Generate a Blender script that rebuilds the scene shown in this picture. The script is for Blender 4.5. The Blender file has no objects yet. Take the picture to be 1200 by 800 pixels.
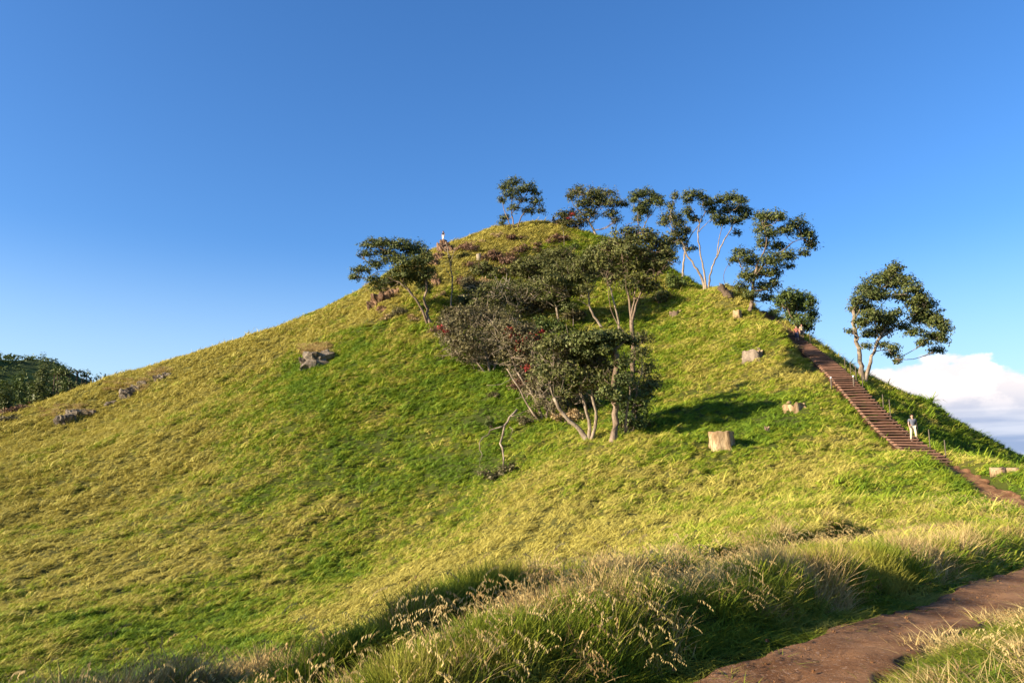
import bpy, math, random
import numpy as np
from mathutils import Vector, Matrix, Euler
random.seed(7)
rng = np.random.default_rng(11)
R = math.radians
S = bpy.context.scene
col = S.collection

# ---------------------------------------------------------------- camera
EYE = 1.65
FPX = 900.0                     # focal length in photograph pixels (1200 wide)
PITCH = math.atan(155.0 / FPX)
cam_d = bpy.data.cameras.new('camera')
cam = bpy.data.objects.new('camera', cam_d)
col.objects.link(cam)
S.camera = cam
cam_d.sensor_width = 36.0
cam_d.lens = 36.0 * FPX / 1200.0
cam_d.clip_start = 0.05
cam_d.clip_end = 30000
cam.location = (0, 0, EYE)
cam.rotation_euler = (R(90) + PITCH, 0, 0)

# ---------------------------------------------------------------- world, sun, exposure
SUN_EL, SUN_AZ = 19.0, 248.0     # azimuth clockwise from +Y (the view direction)
w = bpy.data.worlds.new('World')
S.world = w
w.use_nodes = True
wn, wl = w.node_tree.nodes, w.node_tree.links
wn.clear()
def N(t, nodes, **k):
    n = nodes.new(t)
    for a, b in k.items():
        setattr(n, a, b)
    return n
def math_node(nodes, links, op, a, b=None, c=None, clamp=False):
    n = nodes.new('ShaderNodeMath'); n.operation = op; n.use_clamp = clamp
    for i, v in enumerate((a, b, c)):
        if v is None: continue
        if isinstance(v, (int, float)): n.inputs[i].default_value = v
        else: links.new(v, n.inputs[i])
    return n.outputs[0]
def mixcol(nodes, links, fac, a, b, blend='MIX'):
    n = nodes.new('ShaderNodeMix'); n.data_type = 'RGBA'; n.blend_type = blend
    for i, v in ((0, fac), (6, a), (7, b)):
        if isinstance(v, (int, float)): n.inputs[i].default_value = v
        elif isinstance(v, tuple): n.inputs[i].default_value = (*v, 1) if len(v) == 3 else v
        else: links.new(v, n.inputs[i])
    return n.outputs[2]
def maprange(nodes, links, v, a, b, c=0.0, d=1.0, smooth=True):
    n = nodes.new('ShaderNodeMapRange'); n.interpolation_type = 'SMOOTHSTEP' if smooth else 'LINEAR'
    links.new(v, n.inputs[0])
    for i, x in ((1, a), (2, b), (3, c), (4, d)):
        if isinstance(x, (int, float)): n.inputs[i].default_value = x
        else: links.new(x, n.inputs[i])
    return n.outputs[0]
sky = N('ShaderNodeTexSky', wn, sky_type='NISHITA', sun_disc=False)
sky.sun_elevation = R(SUN_EL); sky.sun_rotation = R(SUN_AZ)
sky.altitude = 100; sky.air_density = 1.0; sky.dust_density = 1.0; sky.ozone_density = 3.0
hs = N('ShaderNodeHueSaturation', wn)
hs.inputs['Saturation'].default_value = 1.17
hs.inputs['Value'].default_value = 1.0
wl.new(sky.outputs[0], hs.inputs['Color'])
skycol = mixcol(wn, wl, 1.0, hs.outputs[0], (0.84, 1.04, 1.29), 'MULTIPLY')
# a bank of cumulus low over the horizon on the right, thinning away elsewhere
tc = N('ShaderNodeTexCoord', wn)
sep = N('ShaderNodeSeparateXYZ', wn); wl.new(tc.outputs['Generated'], sep.inputs[0])
X_, Y_, Z_ = sep.outputs
el = math_node(wn, wl, 'ARCSINE', Z_)
az = math_node(wn, wl, 'ARCTAN2', X_, Y_)
side = maprange(wn, wl, az, R(14), R(23))
side2 = maprange(wn, wl, az, R(120), R(170), 1.0, 0.0)
side = math_node(wn, wl, 'MULTIPLY', side, side2)
comb = N('ShaderNodeCombineXYZ', wn)
wl.new(math_node(wn, wl, 'MULTIPLY', az, 1.0), comb.inputs[0])
wl.new(math_node(wn, wl, 'MULTIPLY', el, 1.7), comb.inputs[1])
def noise(vec, scale, detail, rough=0.5, off=(0, 0, 0)):
    m = N('ShaderNodeMapping', wn); m.inputs['Location'].default_value = off
    wl.new(vec, m.inputs[0])
    n = N('ShaderNodeTexNoise', wn)
    n.inputs['Scale'].default_value = scale; n.inputs['Detail'].default_value = detail
    n.inputs['Roughness'].default_value = rough
    wl.new(m.outputs[0], n.inputs['Vector'])
    return n.outputs[0]
n1 = noise(comb.outputs[0], 13, 8, 0.55)
n1b = noise(comb.outputs[0], 13, 8, 0.55, (0.022, -0.022, 0))
top = math_node(wn, wl, 'MULTIPLY_ADD', side, 0.160, -0.035)
hgt = math_node(wn, wl, 'SUBTRACT', top, el)
dens = math_node(wn, wl, 'MULTIPLY_ADD', math_node(wn, wl, 'SUBTRACT', n1, 0.5), 0.17, hgt)
mask = maprange(wn, wl, dens, -0.004, 0.014)
lit = math_node(wn, wl, 'SUBTRACT', n1, n1b)
lit = maprange(wn, wl, lit, -0.07, 0.08)
low = maprange(wn, wl, el, 0.045, 0.105)
n2 = noise(comb.outputs[0], 5, 5, 0.55, (3.1, 0.4, 0))
streak = N('ShaderNodeMapping', wn); streak.inputs['Scale'].default_value = (1.3, 9, 1); wl.new(comb.outputs[0], streak.inputs[0])
n3 = noise(streak.outputs[0], 2.6, 5, 0.5, (1.7, 0.2, 0))
low = math_node(wn, wl, 'ADD', low, math_node(wn, wl, 'MULTIPLY_ADD', n2, 0.6, -0.28), clamp=True)
c_hi = mixcol(wn, wl, lit, (5.6, 5.2, 5.2), (7.3, 6.5, 6.0))
c_lo = mixcol(wn, wl, maprange(wn, wl, n3, 0.42, 0.62), (2.0, 2.6, 3.9), (3.9, 4.2, 5.0))
ccol = mixcol(wn, wl, low, c_lo, c_hi)
skycol = mixcol(wn, wl, math_node(wn, wl, 'MULTIPLY', maprange(wn, wl, el, 0.30, 0.0), 0.7), skycol, (3.9, 5.0, 5.9))
final = mixcol(wn, wl, mask, skycol, ccol)
bg = N('ShaderNodeBackground', wn); bg.inputs['Strength'].default_value = 0.067
wl.new(final, bg.inputs[0])
wo = N('ShaderNodeOutputWorld', wn); wl.new(bg.outputs[0], wo.inputs[0])

sd = bpy.data.lights.new('sun', 'SUN'); sd.energy = 5.0; sd.angle = R(0.5); sd.color = (1.0, 0.86, 0.66)
sun = bpy.data.objects.new('sun', sd); col.objects.link(sun)
TO_SUN = Vector((math.sin(R(SUN_AZ)) * math.cos(R(SUN_EL)), math.cos(R(SUN_AZ)) * math.cos(R(SUN_EL)), math.sin(R(SUN_EL))))
sun.rotation_euler = TO_SUN.to_track_quat('Z', 'Y').to_euler()
sun.location = TO_SUN * 100
S.view_settings.view_transform = 'Standard'
S.view_settings.look = 'None'
S.view_settings.exposure = 1.50
S.view_settings.gamma = 1.0
S.view_settings.use_curve_mapping = False
S.cycles.max_bounces = 3
S.cycles.diffuse_bounces = 2
S.cycles.transmission_bounces = 2
S.cycles.transparent_max_bounces = 6

# ---------------------------------------------------------------- naming helpers
def tag(o, label=None, cat=None, group=None, kind=None):
    if label: o['label'] = label
    if cat: o['category'] = cat
    if group: o['group'] = group
    if kind: o['kind'] = kind
    return o
def empty(name, loc, label, cat, group=None):
    o = bpy.data.objects.new(name, None); o.empty_display_size = 0.3
    o.location = loc; col.objects.link(o)
    return tag(o, label, cat, group)
def mesh_np(name, verts, faces, mat=None, parent=None, smooth=False, kind=None, world=True):
    """verts (n,3), faces: array (m,3|4) or a list of tuples; verts in world space, stored relative to the parent"""
    verts = np.asarray(verts, dtype=np.float32)
    off = np.array(parent_world(parent), dtype=np.float32) if (parent is not None and world) else np.zeros(3, np.float32)
    v = verts - off
    me = bpy.data.meshes.new(name)
    if isinstance(faces, np.ndarray):
        k = faces.shape[1]; m = len(faces)
        me.vertices.add(len(v)); me.vertices.foreach_set('co', v.ravel())
        me.loops.add(m * k); me.loops.foreach_set('vertex_index', faces.astype(np.int32).ravel())
        me.polygons.add(m)
        me.polygons.foreach_set('loop_start', np.arange(0, m * k, k, dtype=np.int32))
        me.polygons.foreach_set('loop_total', np.full(m, k, dtype=np.int32))
        me.update(calc_edges=True); me.validate()
    else:
        me.from_pydata([tuple(map(float, q)) for q in v], [], [tuple(int(i) for i in f) for f in faces]); me.update()
    if smooth: me.polygons.foreach_set('use_smooth', np.ones(len(me.polygons), dtype=bool))
    if mat: me.materials.append(mat)
    o = bpy.data.objects.new(name, me); col.objects.link(o)
    if parent is not None: o.parent = parent
    if kind: o['kind'] = kind
    return o
def parent_world(p):
    v = Vector((0, 0, 0))
    while p is not None:
        v += p.location; p = p.parent
    return v

# ---------------------------------------------------------------- noise
_perm = rng.permutation(4096)
def _h(ix, iy, s):
    return _perm[(_perm[(ix + s * 131) & 4095] + iy) & 4095] / 4095.0
def vnoise(x, y, s=0):
    ix = np.floor(x).astype(np.int64); iy = np.floor(y).astype(np.int64)
    fx = x - ix; fy = y - iy
    fx = fx * fx * (3 - 2 * fx); fy = fy * fy * (3 - 2 * fy)
    a = _h(ix, iy, s); b = _h(ix + 1, iy, s); c = _h(ix, iy + 1, s); d = _h(ix + 1, iy + 1, s)
    return (a + (b - a) * fx) * (1 - fy) + (c + (d - c) * fx) * fy - 0.5
def fbm(x, y, s=0, o=3):
    t = 0; a = 1.0; f = 1.0
    for i in range(o):
        t = t + a * vnoise(x * f + 17.3 * i, y * f - 9.1 * i, s + i); a *= 0.5; f *= 2.03
    return t
def sstep(a, b, x):
    t = np.clip((x - a) / (b - a), 0, 1); return t * t * (3 - 2 * t)

# ---------------------------------------------------------------- survey: sight line through a point of the photograph
CP, SP = math.cos(PITCH), math.sin(PITCH)
def ray(px, py):
    u = (px - 600) / FPX; v = (400 - py) / FPX
    y = CP - v * SP; z = SP + v * CP
    return u / y, z / y            # x and z gained per metre of y
def at(px, py, d):
    a, b = ray(px, py)
    return np.array([a * d, d, EYE + b * d])

# hill heights: (photo x, photo y, distance ahead in metres)
SURV = [(0,488,105),(62,464,110),(125,442,115),(208,420,118),(300,392,118),(350,374,118),(400,354,118),(432,341,118),
 (470,316,120),(505,294,123),(545,280,126),(575,270,129),(610,265,131),(650,264,132),(690,275,130),(722,285,127),(760,301,122),(795,320,114),
 (828,338,108),(858,352,103),
 (0,540,86),(0,600,70),(0,700,50),(0,770,36),(200,500,88),(200,600,64),(200,700,47),(200,750,38),
 (120,490,100),(320,440,100),(400,420,96),(400,500,78),(400,600,60),(400,690,44),(520,370,102),(520,450,84),(520,550,64),(520,650,46),
 (640,330,112),(640,400,92),(640,500,68),(640,560,56),(640,630,42),(700,515,61),(700,450,78),(700,600,46),(740,400,92),(760,340,106),
 (800,400,87),(800,470,68),(800,520,57),(800,580,45),(800,615,36),(890,395,88),(900,430,76),(900,500,59),(900,560,45),(900,596,31),
 (955,440,69),(1000,502,55),(1000,540,46),(1000,578,33),(1065,545,44),
 (1022,446,72),(1060,463,72),(1092,479,72),(1118,502,72),(1148,517,72),(1174,528,70),(1200,543,68),
 (985,430,78),(950,403,86),(926,387,92),(908,371,98),
 (1120,533,55),(1170,546,52),(1150,560,42),(1100,516,60)]
STAIR_PX = [(1098,541,47),(1042,501,54.5),(987,443,66),(960,418,74),(938,402,81),(908,379,90),(888,363,98)]
PTS = [tuple(at(*p)) for p in SURV] + [tuple(at(*p) - np.array([0,0,0.2])) for p in STAIR_PX]
PTS += [(0,0,0),(-2,-4,0),(3,0,0.05),(4,4,0.0),(1.9,6.2,-.05),(6,10.8,-.2),(10.2,15.5,-.32),(17,25.5,-.05),(24,40,1.0),
 (8,6,0.1),(13,13,-.1),(20,20,-.3),(26,32,0.2),(0,8,-.1),(3,12,-.2),(7,17,-.3),(13,25,-.35),(20,36,.25),
 (-3,6,-.9),(-6,5,-1.45),(-4.5,8,-1.55),(-1.5,11,-1.12),(2.5,17,-.9),(8,24,-.7),(-9,8,-2.2),(-7,11,-2.2),(-4,14,-2.4),(-1,18,-2.4),(4,25,-1.7),
 (-12,14,-4),(-8,19,-4.6),(-3,25,-4.4),(-15,3,-2.5),(-25,10,-6),(-20,24,-7),(-12,30,-6.6),(-45,20,-6),
 (0,-15,.5),(-20,-10,-2),(20,-10,-2),(30,10,-3),(38,28,-2.5),(45,45,-1),(55,60,-4),(60,75,-7),(39,58,.3),(43,62,.2),(85,60,-18),(50,92,0),(46,110,4),(40,128,12),(70,100,-12),
 (12,150,38),(-15,150,30),(20,175,18),(-45,145,12),(-80,135,3),(-10,190,5),(45,165,4),(-110,110,4),(-90,60,-2),(-80,150,0),(80,150,-16),(-120,160,0),(-60,-30,-6),(60,-40,-10),(0,-60,-2)]
PTS = np.array(PTS)
_sc = 40.0
def _phi(r2):
    return 0.5 * r2 * np.log(r2 + 1e-9)
def _fit(P, lam=2e-5):
    q = P[:, :2] / _sc; n = len(q)
    r2 = ((q[:, None] - q[None]) ** 2).sum(-1)
    A = np.zeros((n + 3, n + 3)); A[:n, :n] = _phi(r2) + np.eye(n) * lam
    A[:n, n] = 1; A[:n, n + 1:] = q; A[n, :n] = 1; A[n + 1:, :n] = q.T
    b = np.zeros(n + 3); b[:n] = P[:, 2]
    return np.linalg.solve(A, b)
_W = _fit(PTS)
def tps(x, y):
    x = np.asarray(x, float); y = np.asarray(y, float); sh = x.shape
    xf = x.ravel() / _sc; yf = y.ravel() / _sc
    out = np.empty(len(xf)); q = PTS[:, :2] / _sc
    for i in range(0, len(xf), 20000):
        a = xf[i:i + 20000]; b = yf[i:i + 20000]
        r2 = (a[:, None] - q[None, :, 0]) ** 2 + (b[:, None] - q[None, :, 1]) ** 2
        out[i:i + 20000] = _phi(r2) @ _W[:len(q)] + _W[len(q)] + _W[len(q) + 1] * a + _W[len(q) + 2] * b
    return out.reshape(sh)

def polyline(P, step):
    P = np.asarray(P, float); out = []
    n = len(P)
    for i in range(n - 1):
        p0 = P[max(i - 1, 0)]; p1 = P[i]; p2 = P[i + 1]; p3 = P[min(i + 2, n - 1)]
        L = np.linalg.norm(p2 - p1); k = max(2, int(L / step))
        for t in np.linspace(0, 1, k, endpoint=False):
            out.append(0.5 * ((2 * p1) + (-p0 + p2) * t + (2 * p0 - 5 * p1 + 4 * p2 - p3) * t * t + (-p0 + 3 * p1 - 3 * p2 + p3) * t ** 3))
    out.append(P[-1]); return np.array(out)
PATH = polyline([(-4.5,-1.5),(-1.6,3.2),(1.85,6.3),(5.85,10.7),(10.3,15.6),(14.4,20.3),(17.9,25.8),(21.2,31.5),(23.6,38),(24.6,43),(25.4,47.5)], 0.2)
STAIR = polyline([at(*p) for p in STAIR_PX], 0.3)
def near_line(x, y, L):
    """distance to polyline L, index of the nearest point, signed side (left positive)"""
    x = np.asarray(x, float); sh = x.shape; xf = x.ravel(); yf = np.asarray(y, float).ravel()
    d = np.empty(len(xf)); k = np.empty(len(xf), int)
    for i in range(0, len(xf), 20000):
        r2 = (xf[i:i + 20000, None] - L[None, :, 0]) ** 2 + (yf[i:i + 20000, None] - L[None, :, 1]) ** 2
        k[i:i + 20000] = r2.argmin(1); d[i:i + 20000] = np.sqrt(r2.min(1))
    T = np.gradient(L[:, :2], axis=0); T /= np.linalg.norm(T, axis=1)[:, None]
    sx = xf - L[k, 0]; sy = yf - L[k, 1]
    side = T[k, 0] * sy - T[k, 1] * sx
    return d.reshape(sh), k.reshape(sh), np.sign(side).reshape(sh)

FAR_Z = -55.0
# scrapes and rabbit holes in the slope: sight line, distance, radius, depth
PITS = [(632,621,43,.5,.5),(645,604,46,.45,.45),(728,584,47,.5,.4),(741,591,46,.4,.35),(782,574,47,.7,.5),(612,640,41,.6,.4),(515,560,62,.7,.4),(400,470,84,.9,.5),(250,560,72,.9,.5),
        (330,520,78,.8,.5),(150,610,62,.8,.5),(880,590,34,.6,.4),(700,625,42,.5,.4),(470,520,73,.8,.5),(100,560,75,.9,.5),(540,610,54,.6,.4),(820,545,52,.6,.4),(960,560,42,.5,.4)]
# two low turf ledges of the rim, each stepping down towards the path: crest lines and heights
LEDGES = [(polyline([(-4.6,5.6),(-2.9,7.8),(-1.9,9.6),(.6,13.8),(3.4,17.2),(7.3,22),(11.4,26.4)], .3), .42),
          (polyline([(-5.2,4.4),(-3.6,5.7),(-2.5,6.8),(-1.05,8.3),(0.1,9.9),(1.4,11.4),(3.6,14.4)], .3), .42)]
def H(x, y, fine=True):
    x = np.asarray(x, float); y = np.asarray(y, float)
    r = np.hypot(x, y)
    h = tps(x, y)
    # broad swells and the humps of rank grass
    hill = sstep(18, 40, r)
    h = h + hill * (1.1 * fbm(x / 14, y / 14, 3, 2))
    if fine:
        u = x * 0.30 + y * 0.95; v = -x * 0.95 + y * 0.30
        h = h + (0.10 + 0.22 * hill) * fbm(u / 4.2, v / 1.3, 8, 3) + (0.03 + 0.12 * hill) * fbm(u / 1.3, v / .5, 13, 2)
    m = (r < 34) & (y > 2)
    if np.any(m):
        for q, (L, hh) in enumerate(LEDGES):
            d, kk, sd_ = near_line(x[m] + .35 * vnoise(x[m] / 1.1, y[m] / 1.1, 80 + q), y[m] + .35 * vnoise(x[m] / 1.3, y[m] / .9, 84 + q), L)
            sg = d * sd_; n_ = len(L)
            ends = sstep(0, 6, kk) * sstep(0, 6, n_ - 1 - kk)
            amp = hh * ends * (1 + 1.1 * vnoise(kk * .13, kk * 0 + 2.5, 88 + q))
            h[m] = h[m] + amp * np.where(sg > 0, np.exp(-(sg / 1.0) ** 2), np.exp(-(sg / .16) ** 2) * 1.8 - .8 * np.exp(-(sg / 1.15) ** 2))
    # the hollow that runs down below the thicket and the brow on its right, turned to the sun
    for ax, ay, bx, by, wd, amp in ((2, 66, -16, 46, 6.0, -1.7), (12, 62, -3, 40, 6.5, 1.0), (-26, 84, -40, 60, 8.0, -1.2), (-14, 96, -30, 66, 7.0, .9)):
        tx, ty = bx - ax, by - ay; t = np.clip(((x - ax) * tx + (y - ay) * ty) / (tx * tx + ty * ty), 0, 1)
        dd = np.hypot(x - ax - t * tx, y - ay - t * ty); h = h + amp * np.exp(-(dd / wd) ** 2) * np.sin(np.clip(t, .08, .92) * math.pi)
    for px, py, dd, ra, dp in PITS:
        a, b = ray(px, py); h = h - dp * np.exp(-(((x - a * dd) / ra) ** 2 + ((y - dd) / (ra * 1.3)) ** 2))
    # the far hill on the left and the fall to the plain
    k = sstep(165, 330, r); h = h * (1 - k) + FAR_Z * k
    ff = sstep(150, 210, r)
    far = 106 * np.exp(-(((x + 330) / 135) ** 2 + ((y - 330) / 120) ** 2)) + 62 * np.exp(-(((x + 190) / 75) ** 2 + ((y - 330) / 70) ** 2))
    h = h + ff * far * (1 + 0.10 * fbm(x / 30, y / 30, 21, 3))
    # path trodden into the turf, bank on its left
    m = r < 70
    if np.any(m):
        d, kk, sd_ = near_line(x[m], y[m], PATH)
        wob = 0.12 * vnoise(x[m] / 0.8, y[m] / 0.8, 31)
        bank = np.where(sd_ > 0, 0.36 * sstep(0.95, 1.6, d + wob) * (1 - sstep(2.4, 6.0, d)), 0.06 * sstep(.6, 1.0, d))
        bank = bank * (1 - sstep(26, 34, r[m]))
        base = tps(PATH[kk, 0], PATH[kk, 1])
        hm = h[m] + bank
        wgt = 1 - sstep(0.5, 1.4, d)
        h[m] = hm * (1 - wgt) + (base - 0.10) * wgt
    m = (r > 40) & (r < 115) & (x > 15) & (x < 45)
    if np.any(m):
        d, kk, sd_ = near_line(x[m], y[m], STAIR)
        sz = STAIR[kk, 2]
        up = sstep(70, 84, y[m])
        hm = h[m] + np.where(sd_ > 0, (-0.35 * (1 - sstep(52, 62, y[m])) + 0.3 * sstep(52, 62, y[m]) + 1.6 * up) * sstep(1.3, 2.3, d) * (1 - sstep(3.5, 10, d)) * sstep(45.8, 48.5, y[m]), 0)
        wgt = (1 - sstep(1.25, 2.2, d)) * sstep(46.2, 47.3, y[m])
        h[m] = hm * (1 - wgt) + (sz - 0.42) * wgt
    return h
def h1(x, y): return float(H(np.array([x]), np.array([y]))[0])

def site(px, py, d0=20, d1=175):
    """ground point seen at a photograph position (or the crest the sight line grazes)"""
    a, b = ray(px, py)
    ds = np.arange(d0, d1, 0.25)
    z = EYE + b * ds; g = H(a * ds, ds)
    below = np.where(z <= g)[0]
    i = below[0] if len(below) else int(np.argmin(z - g))
    return Vector((a * ds[i], ds[i], g[i]))
# ---------------------------------------------------------------- materials
def new_mat(name):
    m = bpy.data.materials.new(name); m.use_nodes = True
    n, l = m.node_tree.nodes, m.node_tree.links
    n.clear()
    out = n.new('ShaderNodeOutputMaterial')
    return m, n, l, out
def pos_noise(n, l, scale, detail=3, rough=0.5, stretch=(1, 1, 1), rot=(0, 0, 0), obj=False):
    if obj: src = n.new('ShaderNodeTexCoord').outputs['Object']
    else: src = n.new('ShaderNodeNewGeometry').outputs['Position']
    mp = n.new('ShaderNodeMapping'); mp.inputs['Scale'].default_value = stretch; mp.inputs['Rotation'].default_value = rot
    l.new(src, mp.inputs[0])
    t = n.new('ShaderNodeTexNoise'); t.inputs['Scale'].default_value = scale; t.inputs['Detail'].default_value = detail
    t.inputs['Roughness'].default_value = rough
    l.new(mp.outputs[0], t.inputs['Vector'])
    return t.outputs[0]
def bsdf(n, l, out, color, rough=0.8, spec=0.3, bump=None, bump_d=0.02, transl=0.0):
    b = n.new('ShaderNodeBsdfPrincipled')
    if isinstance(color, tuple): b.inputs['Base Color'].default_value = (*color, 1)
    else: l.new(color, b.inputs['Base Color'])
    b.inputs['Roughness'].default_value = rough
    b.inputs['Specular IOR Level'].default_value = spec
    if bump is not None:
        bp = n.new('ShaderNodeBump'); bp.inputs['Distance'].default_value = bump_d; bp.inputs['Strength'].default_value = 1.0
        l.new(bump, bp.inputs['Height']); l.new(bp.outputs[0], b.inputs['Normal'])
    if transl:
        t = n.new('ShaderNodeBsdfTranslucent')
        if isinstance(color, tuple): t.inputs[0].default_value = (*color, 1)
        else: l.new(color, t.inputs[0])
        mx = n.new('ShaderNodeMixShader'); mx.inputs[0].default_value = transl
        l.new(b.outputs[0], mx.inputs[1]); l.new(t.outputs[0], mx.inputs[2]); l.new(mx.outputs[0], out.inputs[0])
    else:
        l.new(b.outputs[0], out.inputs[0])
    return b
GREEN = (0.120, 0.195, 0.010); OLIVE = (0.255, 0.295, 0.014); STRAW = (0.41, 0.345, 0.070); DRY = (0.26, 0.155, 0.06)
def grass_colour(n, l, straw_bias=0.0, rnd=True):
    """patches of green, yellow-green and straw by place, varied from clump to clump"""
    big = pos_noise(n, l, 0.045, 3, 0.55)
    mid = pos_noise(n, l, 0.22, 4, 0.6)
    fine = pos_noise(n, l, 1.3, 3, 0.6)
    # the left flank is drier than the right
    sp = n.new('ShaderNodeSeparateXYZ'); l.new(n.new('ShaderNodeNewGeometry').outputs['Position'], sp.inputs[0])
    dry = maprange(n, l, sp.outputs[0], -15.0, -55.0, 0.0, 0.12)
    a = math_node(n, l, 'MULTIPLY_ADD', big, 0.75, dry)
    a = math_node(n, l, 'MULTIPLY_ADD', mid, 0.60, a)
    a = math_node(n, l, 'MULTIPLY_ADD', fine, 0.32, a)
    if rnd:
        oi = n.new('ShaderNodeObjectInfo').outputs['Random']
        a = math_node(n, l, 'MULTIPLY_ADD', oi, 0.22, a)
    else:
        a = math_node(n, l, 'ADD', a, 0.11)
    a = math_node(n, l, 'ADD', a, straw_bias)
    P_ = n.new('ShaderNodeNewGeometry').outputs['Position']
    # swards of different grasses: greener in the lee below the thicket, bleached on the brow above the path and on the summit
    for cx, cy, cz, rad, amt in ((-12, 84, 12, 28, -.10), (4, 66, 5, 18, -.06), (20, 62, 6, 12, -.10), (5, 46, 0, 15, .13), (-4, 43, -3, 10, .07), (-25, 54, -2, 12, .06), (2, 128, 43, 14, .10), (-9, 121, 37, 15, .30), (-22, 112, 28, 11, .16), (-55, 112, 20, 24, .10), (31, 52, 2, 10, -.14), (45, 66, 3, 22, -.22)):
        dn_ = n.new('ShaderNodeVectorMath'); dn_.operation = 'DISTANCE'; l.new(P_, dn_.inputs[0]); dn_.inputs[1].default_value = (cx, cy, cz)
        a = math_node(n, l, 'ADD', a, maprange(n, l, dn_.outputs['Value'], rad * 1.15, rad * .25, 0.0, amt))
    r = n.new('ShaderNodeValToRGB'); l.new(a, r.inputs[0])
    e = r.color_ramp.elements
    e[0].position = 0.78; e[0].color = (*GREEN, 1); e[1].position = 1.24; e[1].color = (*STRAW, 1)
    k = e.new(0.93); k.color = (*OLIVE, 1)
    # ColorRamp clamps at 1: bring the range down
    for q in list(r.color_ramp.elements): q.position = min(1.0, (q.position - 0.6) / 0.8)
    l.remove(r.inputs[0].links[0])
    b = math_node(n, l, 'MULTIPLY_ADD', a, 1.25, -0.75)
    l.new(b, r.inputs[0])
    return r.outputs[0]
M = {}
m, n, l, o = new_mat('hill_grass'); c = grass_colour(n, l); bsdf(n, l, o, c, 0.7, 0.25, transl=0.22); M['hill_grass'] = m
m, n, l, o = new_mat('green_grass')
oi = n.new('ShaderNodeObjectInfo').outputs['Random']
c = mixcol(n, l, oi, (0.095, 0.155, 0.013), (0.26, 0.27, 0.024)); c = mixcol(n, l, maprange(n, l, pos_noise(n, l, .6, 3), .45, .7), c, (0.33, .28, .05))
bsdf(n, l, o, c, 0.75, 0.12, transl=0.3); M['green_grass'] = m
m, n, l, o = new_mat('straw_grass')
oi = n.new('ShaderNodeObjectInfo').outputs['Random']
c = mixcol(n, l, oi, (0.30, 0.19, 0.07), (0.56, 0.43, 0.18)); bsdf(n, l, o, c, 0.8, 0.12, transl=0.25); M['straw_grass'] = m
m, n, l, o = new_mat('ground_turf')
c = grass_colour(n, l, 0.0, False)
c = mixcol(n, l, 0.88, c, (0.032, 0.034, 0.009))  # thatch tone taken darker, painting in the shade between the tussocks
ds_ = n.new('ShaderNodeVectorMath'); ds_.operation = 'LENGTH'; l.new(n.new('ShaderNodeNewGeometry').outputs['Position'], ds_.inputs[0])
c = mixcol(n, l, maprange(n, l, ds_.outputs['Value'], 165, 200), c, mixcol(n, l, maprange(n, l, pos_noise(n, l, .05, 4), .42, .6), (.03, .045, .014), (.085, .12, .03)))
bsdf(n, l, o, c, 0.95, 0.1, bump=pos_noise(n, l, 6, 4, .7), bump_d=0.08); M['turf'] = m
m, n, l, o = new_mat('dirt')
f1 = pos_noise(n, l, 1.2, 5, .6); f2 = pos_noise(n, l, 28, 3, .6)
c = mixcol(n, l, maprange(n, l, f1, .35, .68), (0.125, 0.055, 0.021), (0.25, 0.130, 0.060))
c = mixcol(n, l, maprange(n, l, f2, .55, .75), c, (0.32, 0.21, 0.14))
bsdf(n, l, o, c, 0.95, 0.15, bump=pos_noise(n, l, 9, 7, .75), bump_d=0.05); M['dirt'] = m
m, n, l, o = new_mat('shaded_gap_dirt'); bsdf(n, l, o, mixcol(n, l, pos_noise(n, l, 5, 4), (.05, .025, .014), (.12, .055, .03)), .95, .1); M['shaded_gap_dirt'] = m  # earth under the steps, coloured dark for the shade in the tread gaps
m, n, l, o = new_mat('sea'); bsdf(n, l, o, (0.03, 0.06, 0.09), 0.25, 0.5, bump=pos_noise(n, l, .05, 4), bump_d=0.5); M['sea'] = m

# ---------------------------------------------------------------- the ground sheet (dense where it is seen close to)
def ring_grid():
    az = np.concatenate([np.linspace(-180, -60, 50, endpoint=False), np.linspace(-60, -38, 50, endpoint=False), np.linspace(-38, 38, 520, endpoint=False),
                         np.linspace(38, 60, 50, endpoint=False), np.linspace(60, 180, 51)])
    rr = np.concatenate([np.geomspace(0.8, 30, 230, endpoint=False), np.geomspace(30, 150, 330, endpoint=False), np.geomspace(150, 520, 90, endpoint=False), np.geomspace(520, 9000, 14)])
    return np.radians(az), rr
AZ, RR = ring_grid()
A2, R2 = np.meshgrid(AZ[:-1], RR)
GX = R2 * np.sin(A2); GY = R2 * np.cos(A2)
GZ = H(GX, GY)
GZ = np.where(R2 > 600, FAR_Z, GZ)
na, nr = len(AZ) - 1, len(RR)
V = np.stack([GX.ravel(), GY.ravel(), GZ.ravel()], 1)
V = np.vstack([V, [[0, 0, h1(0, 0)]]])
i, j = np.meshgrid(np.arange(na), np.arange(nr - 1)); i = i.ravel(); j = j.ravel()
F = np.stack([j * na + i, (j + 1) * na + i, (j + 1) * na + (i + 1) % na, j * na + (i + 1) % na], 1)[:, ::-1]
tri = np.array([[nr * na, k, (k + 1) % na, (k + 1) % na] for k in range(na)])
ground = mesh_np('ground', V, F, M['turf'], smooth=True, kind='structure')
cap = mesh_np('inner_ground', V[np.r_[np.arange(na), nr * na]], [(na, (k + 1) % na, k) for k in range(na)], M['turf'], smooth=True, kind='structure')

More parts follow.
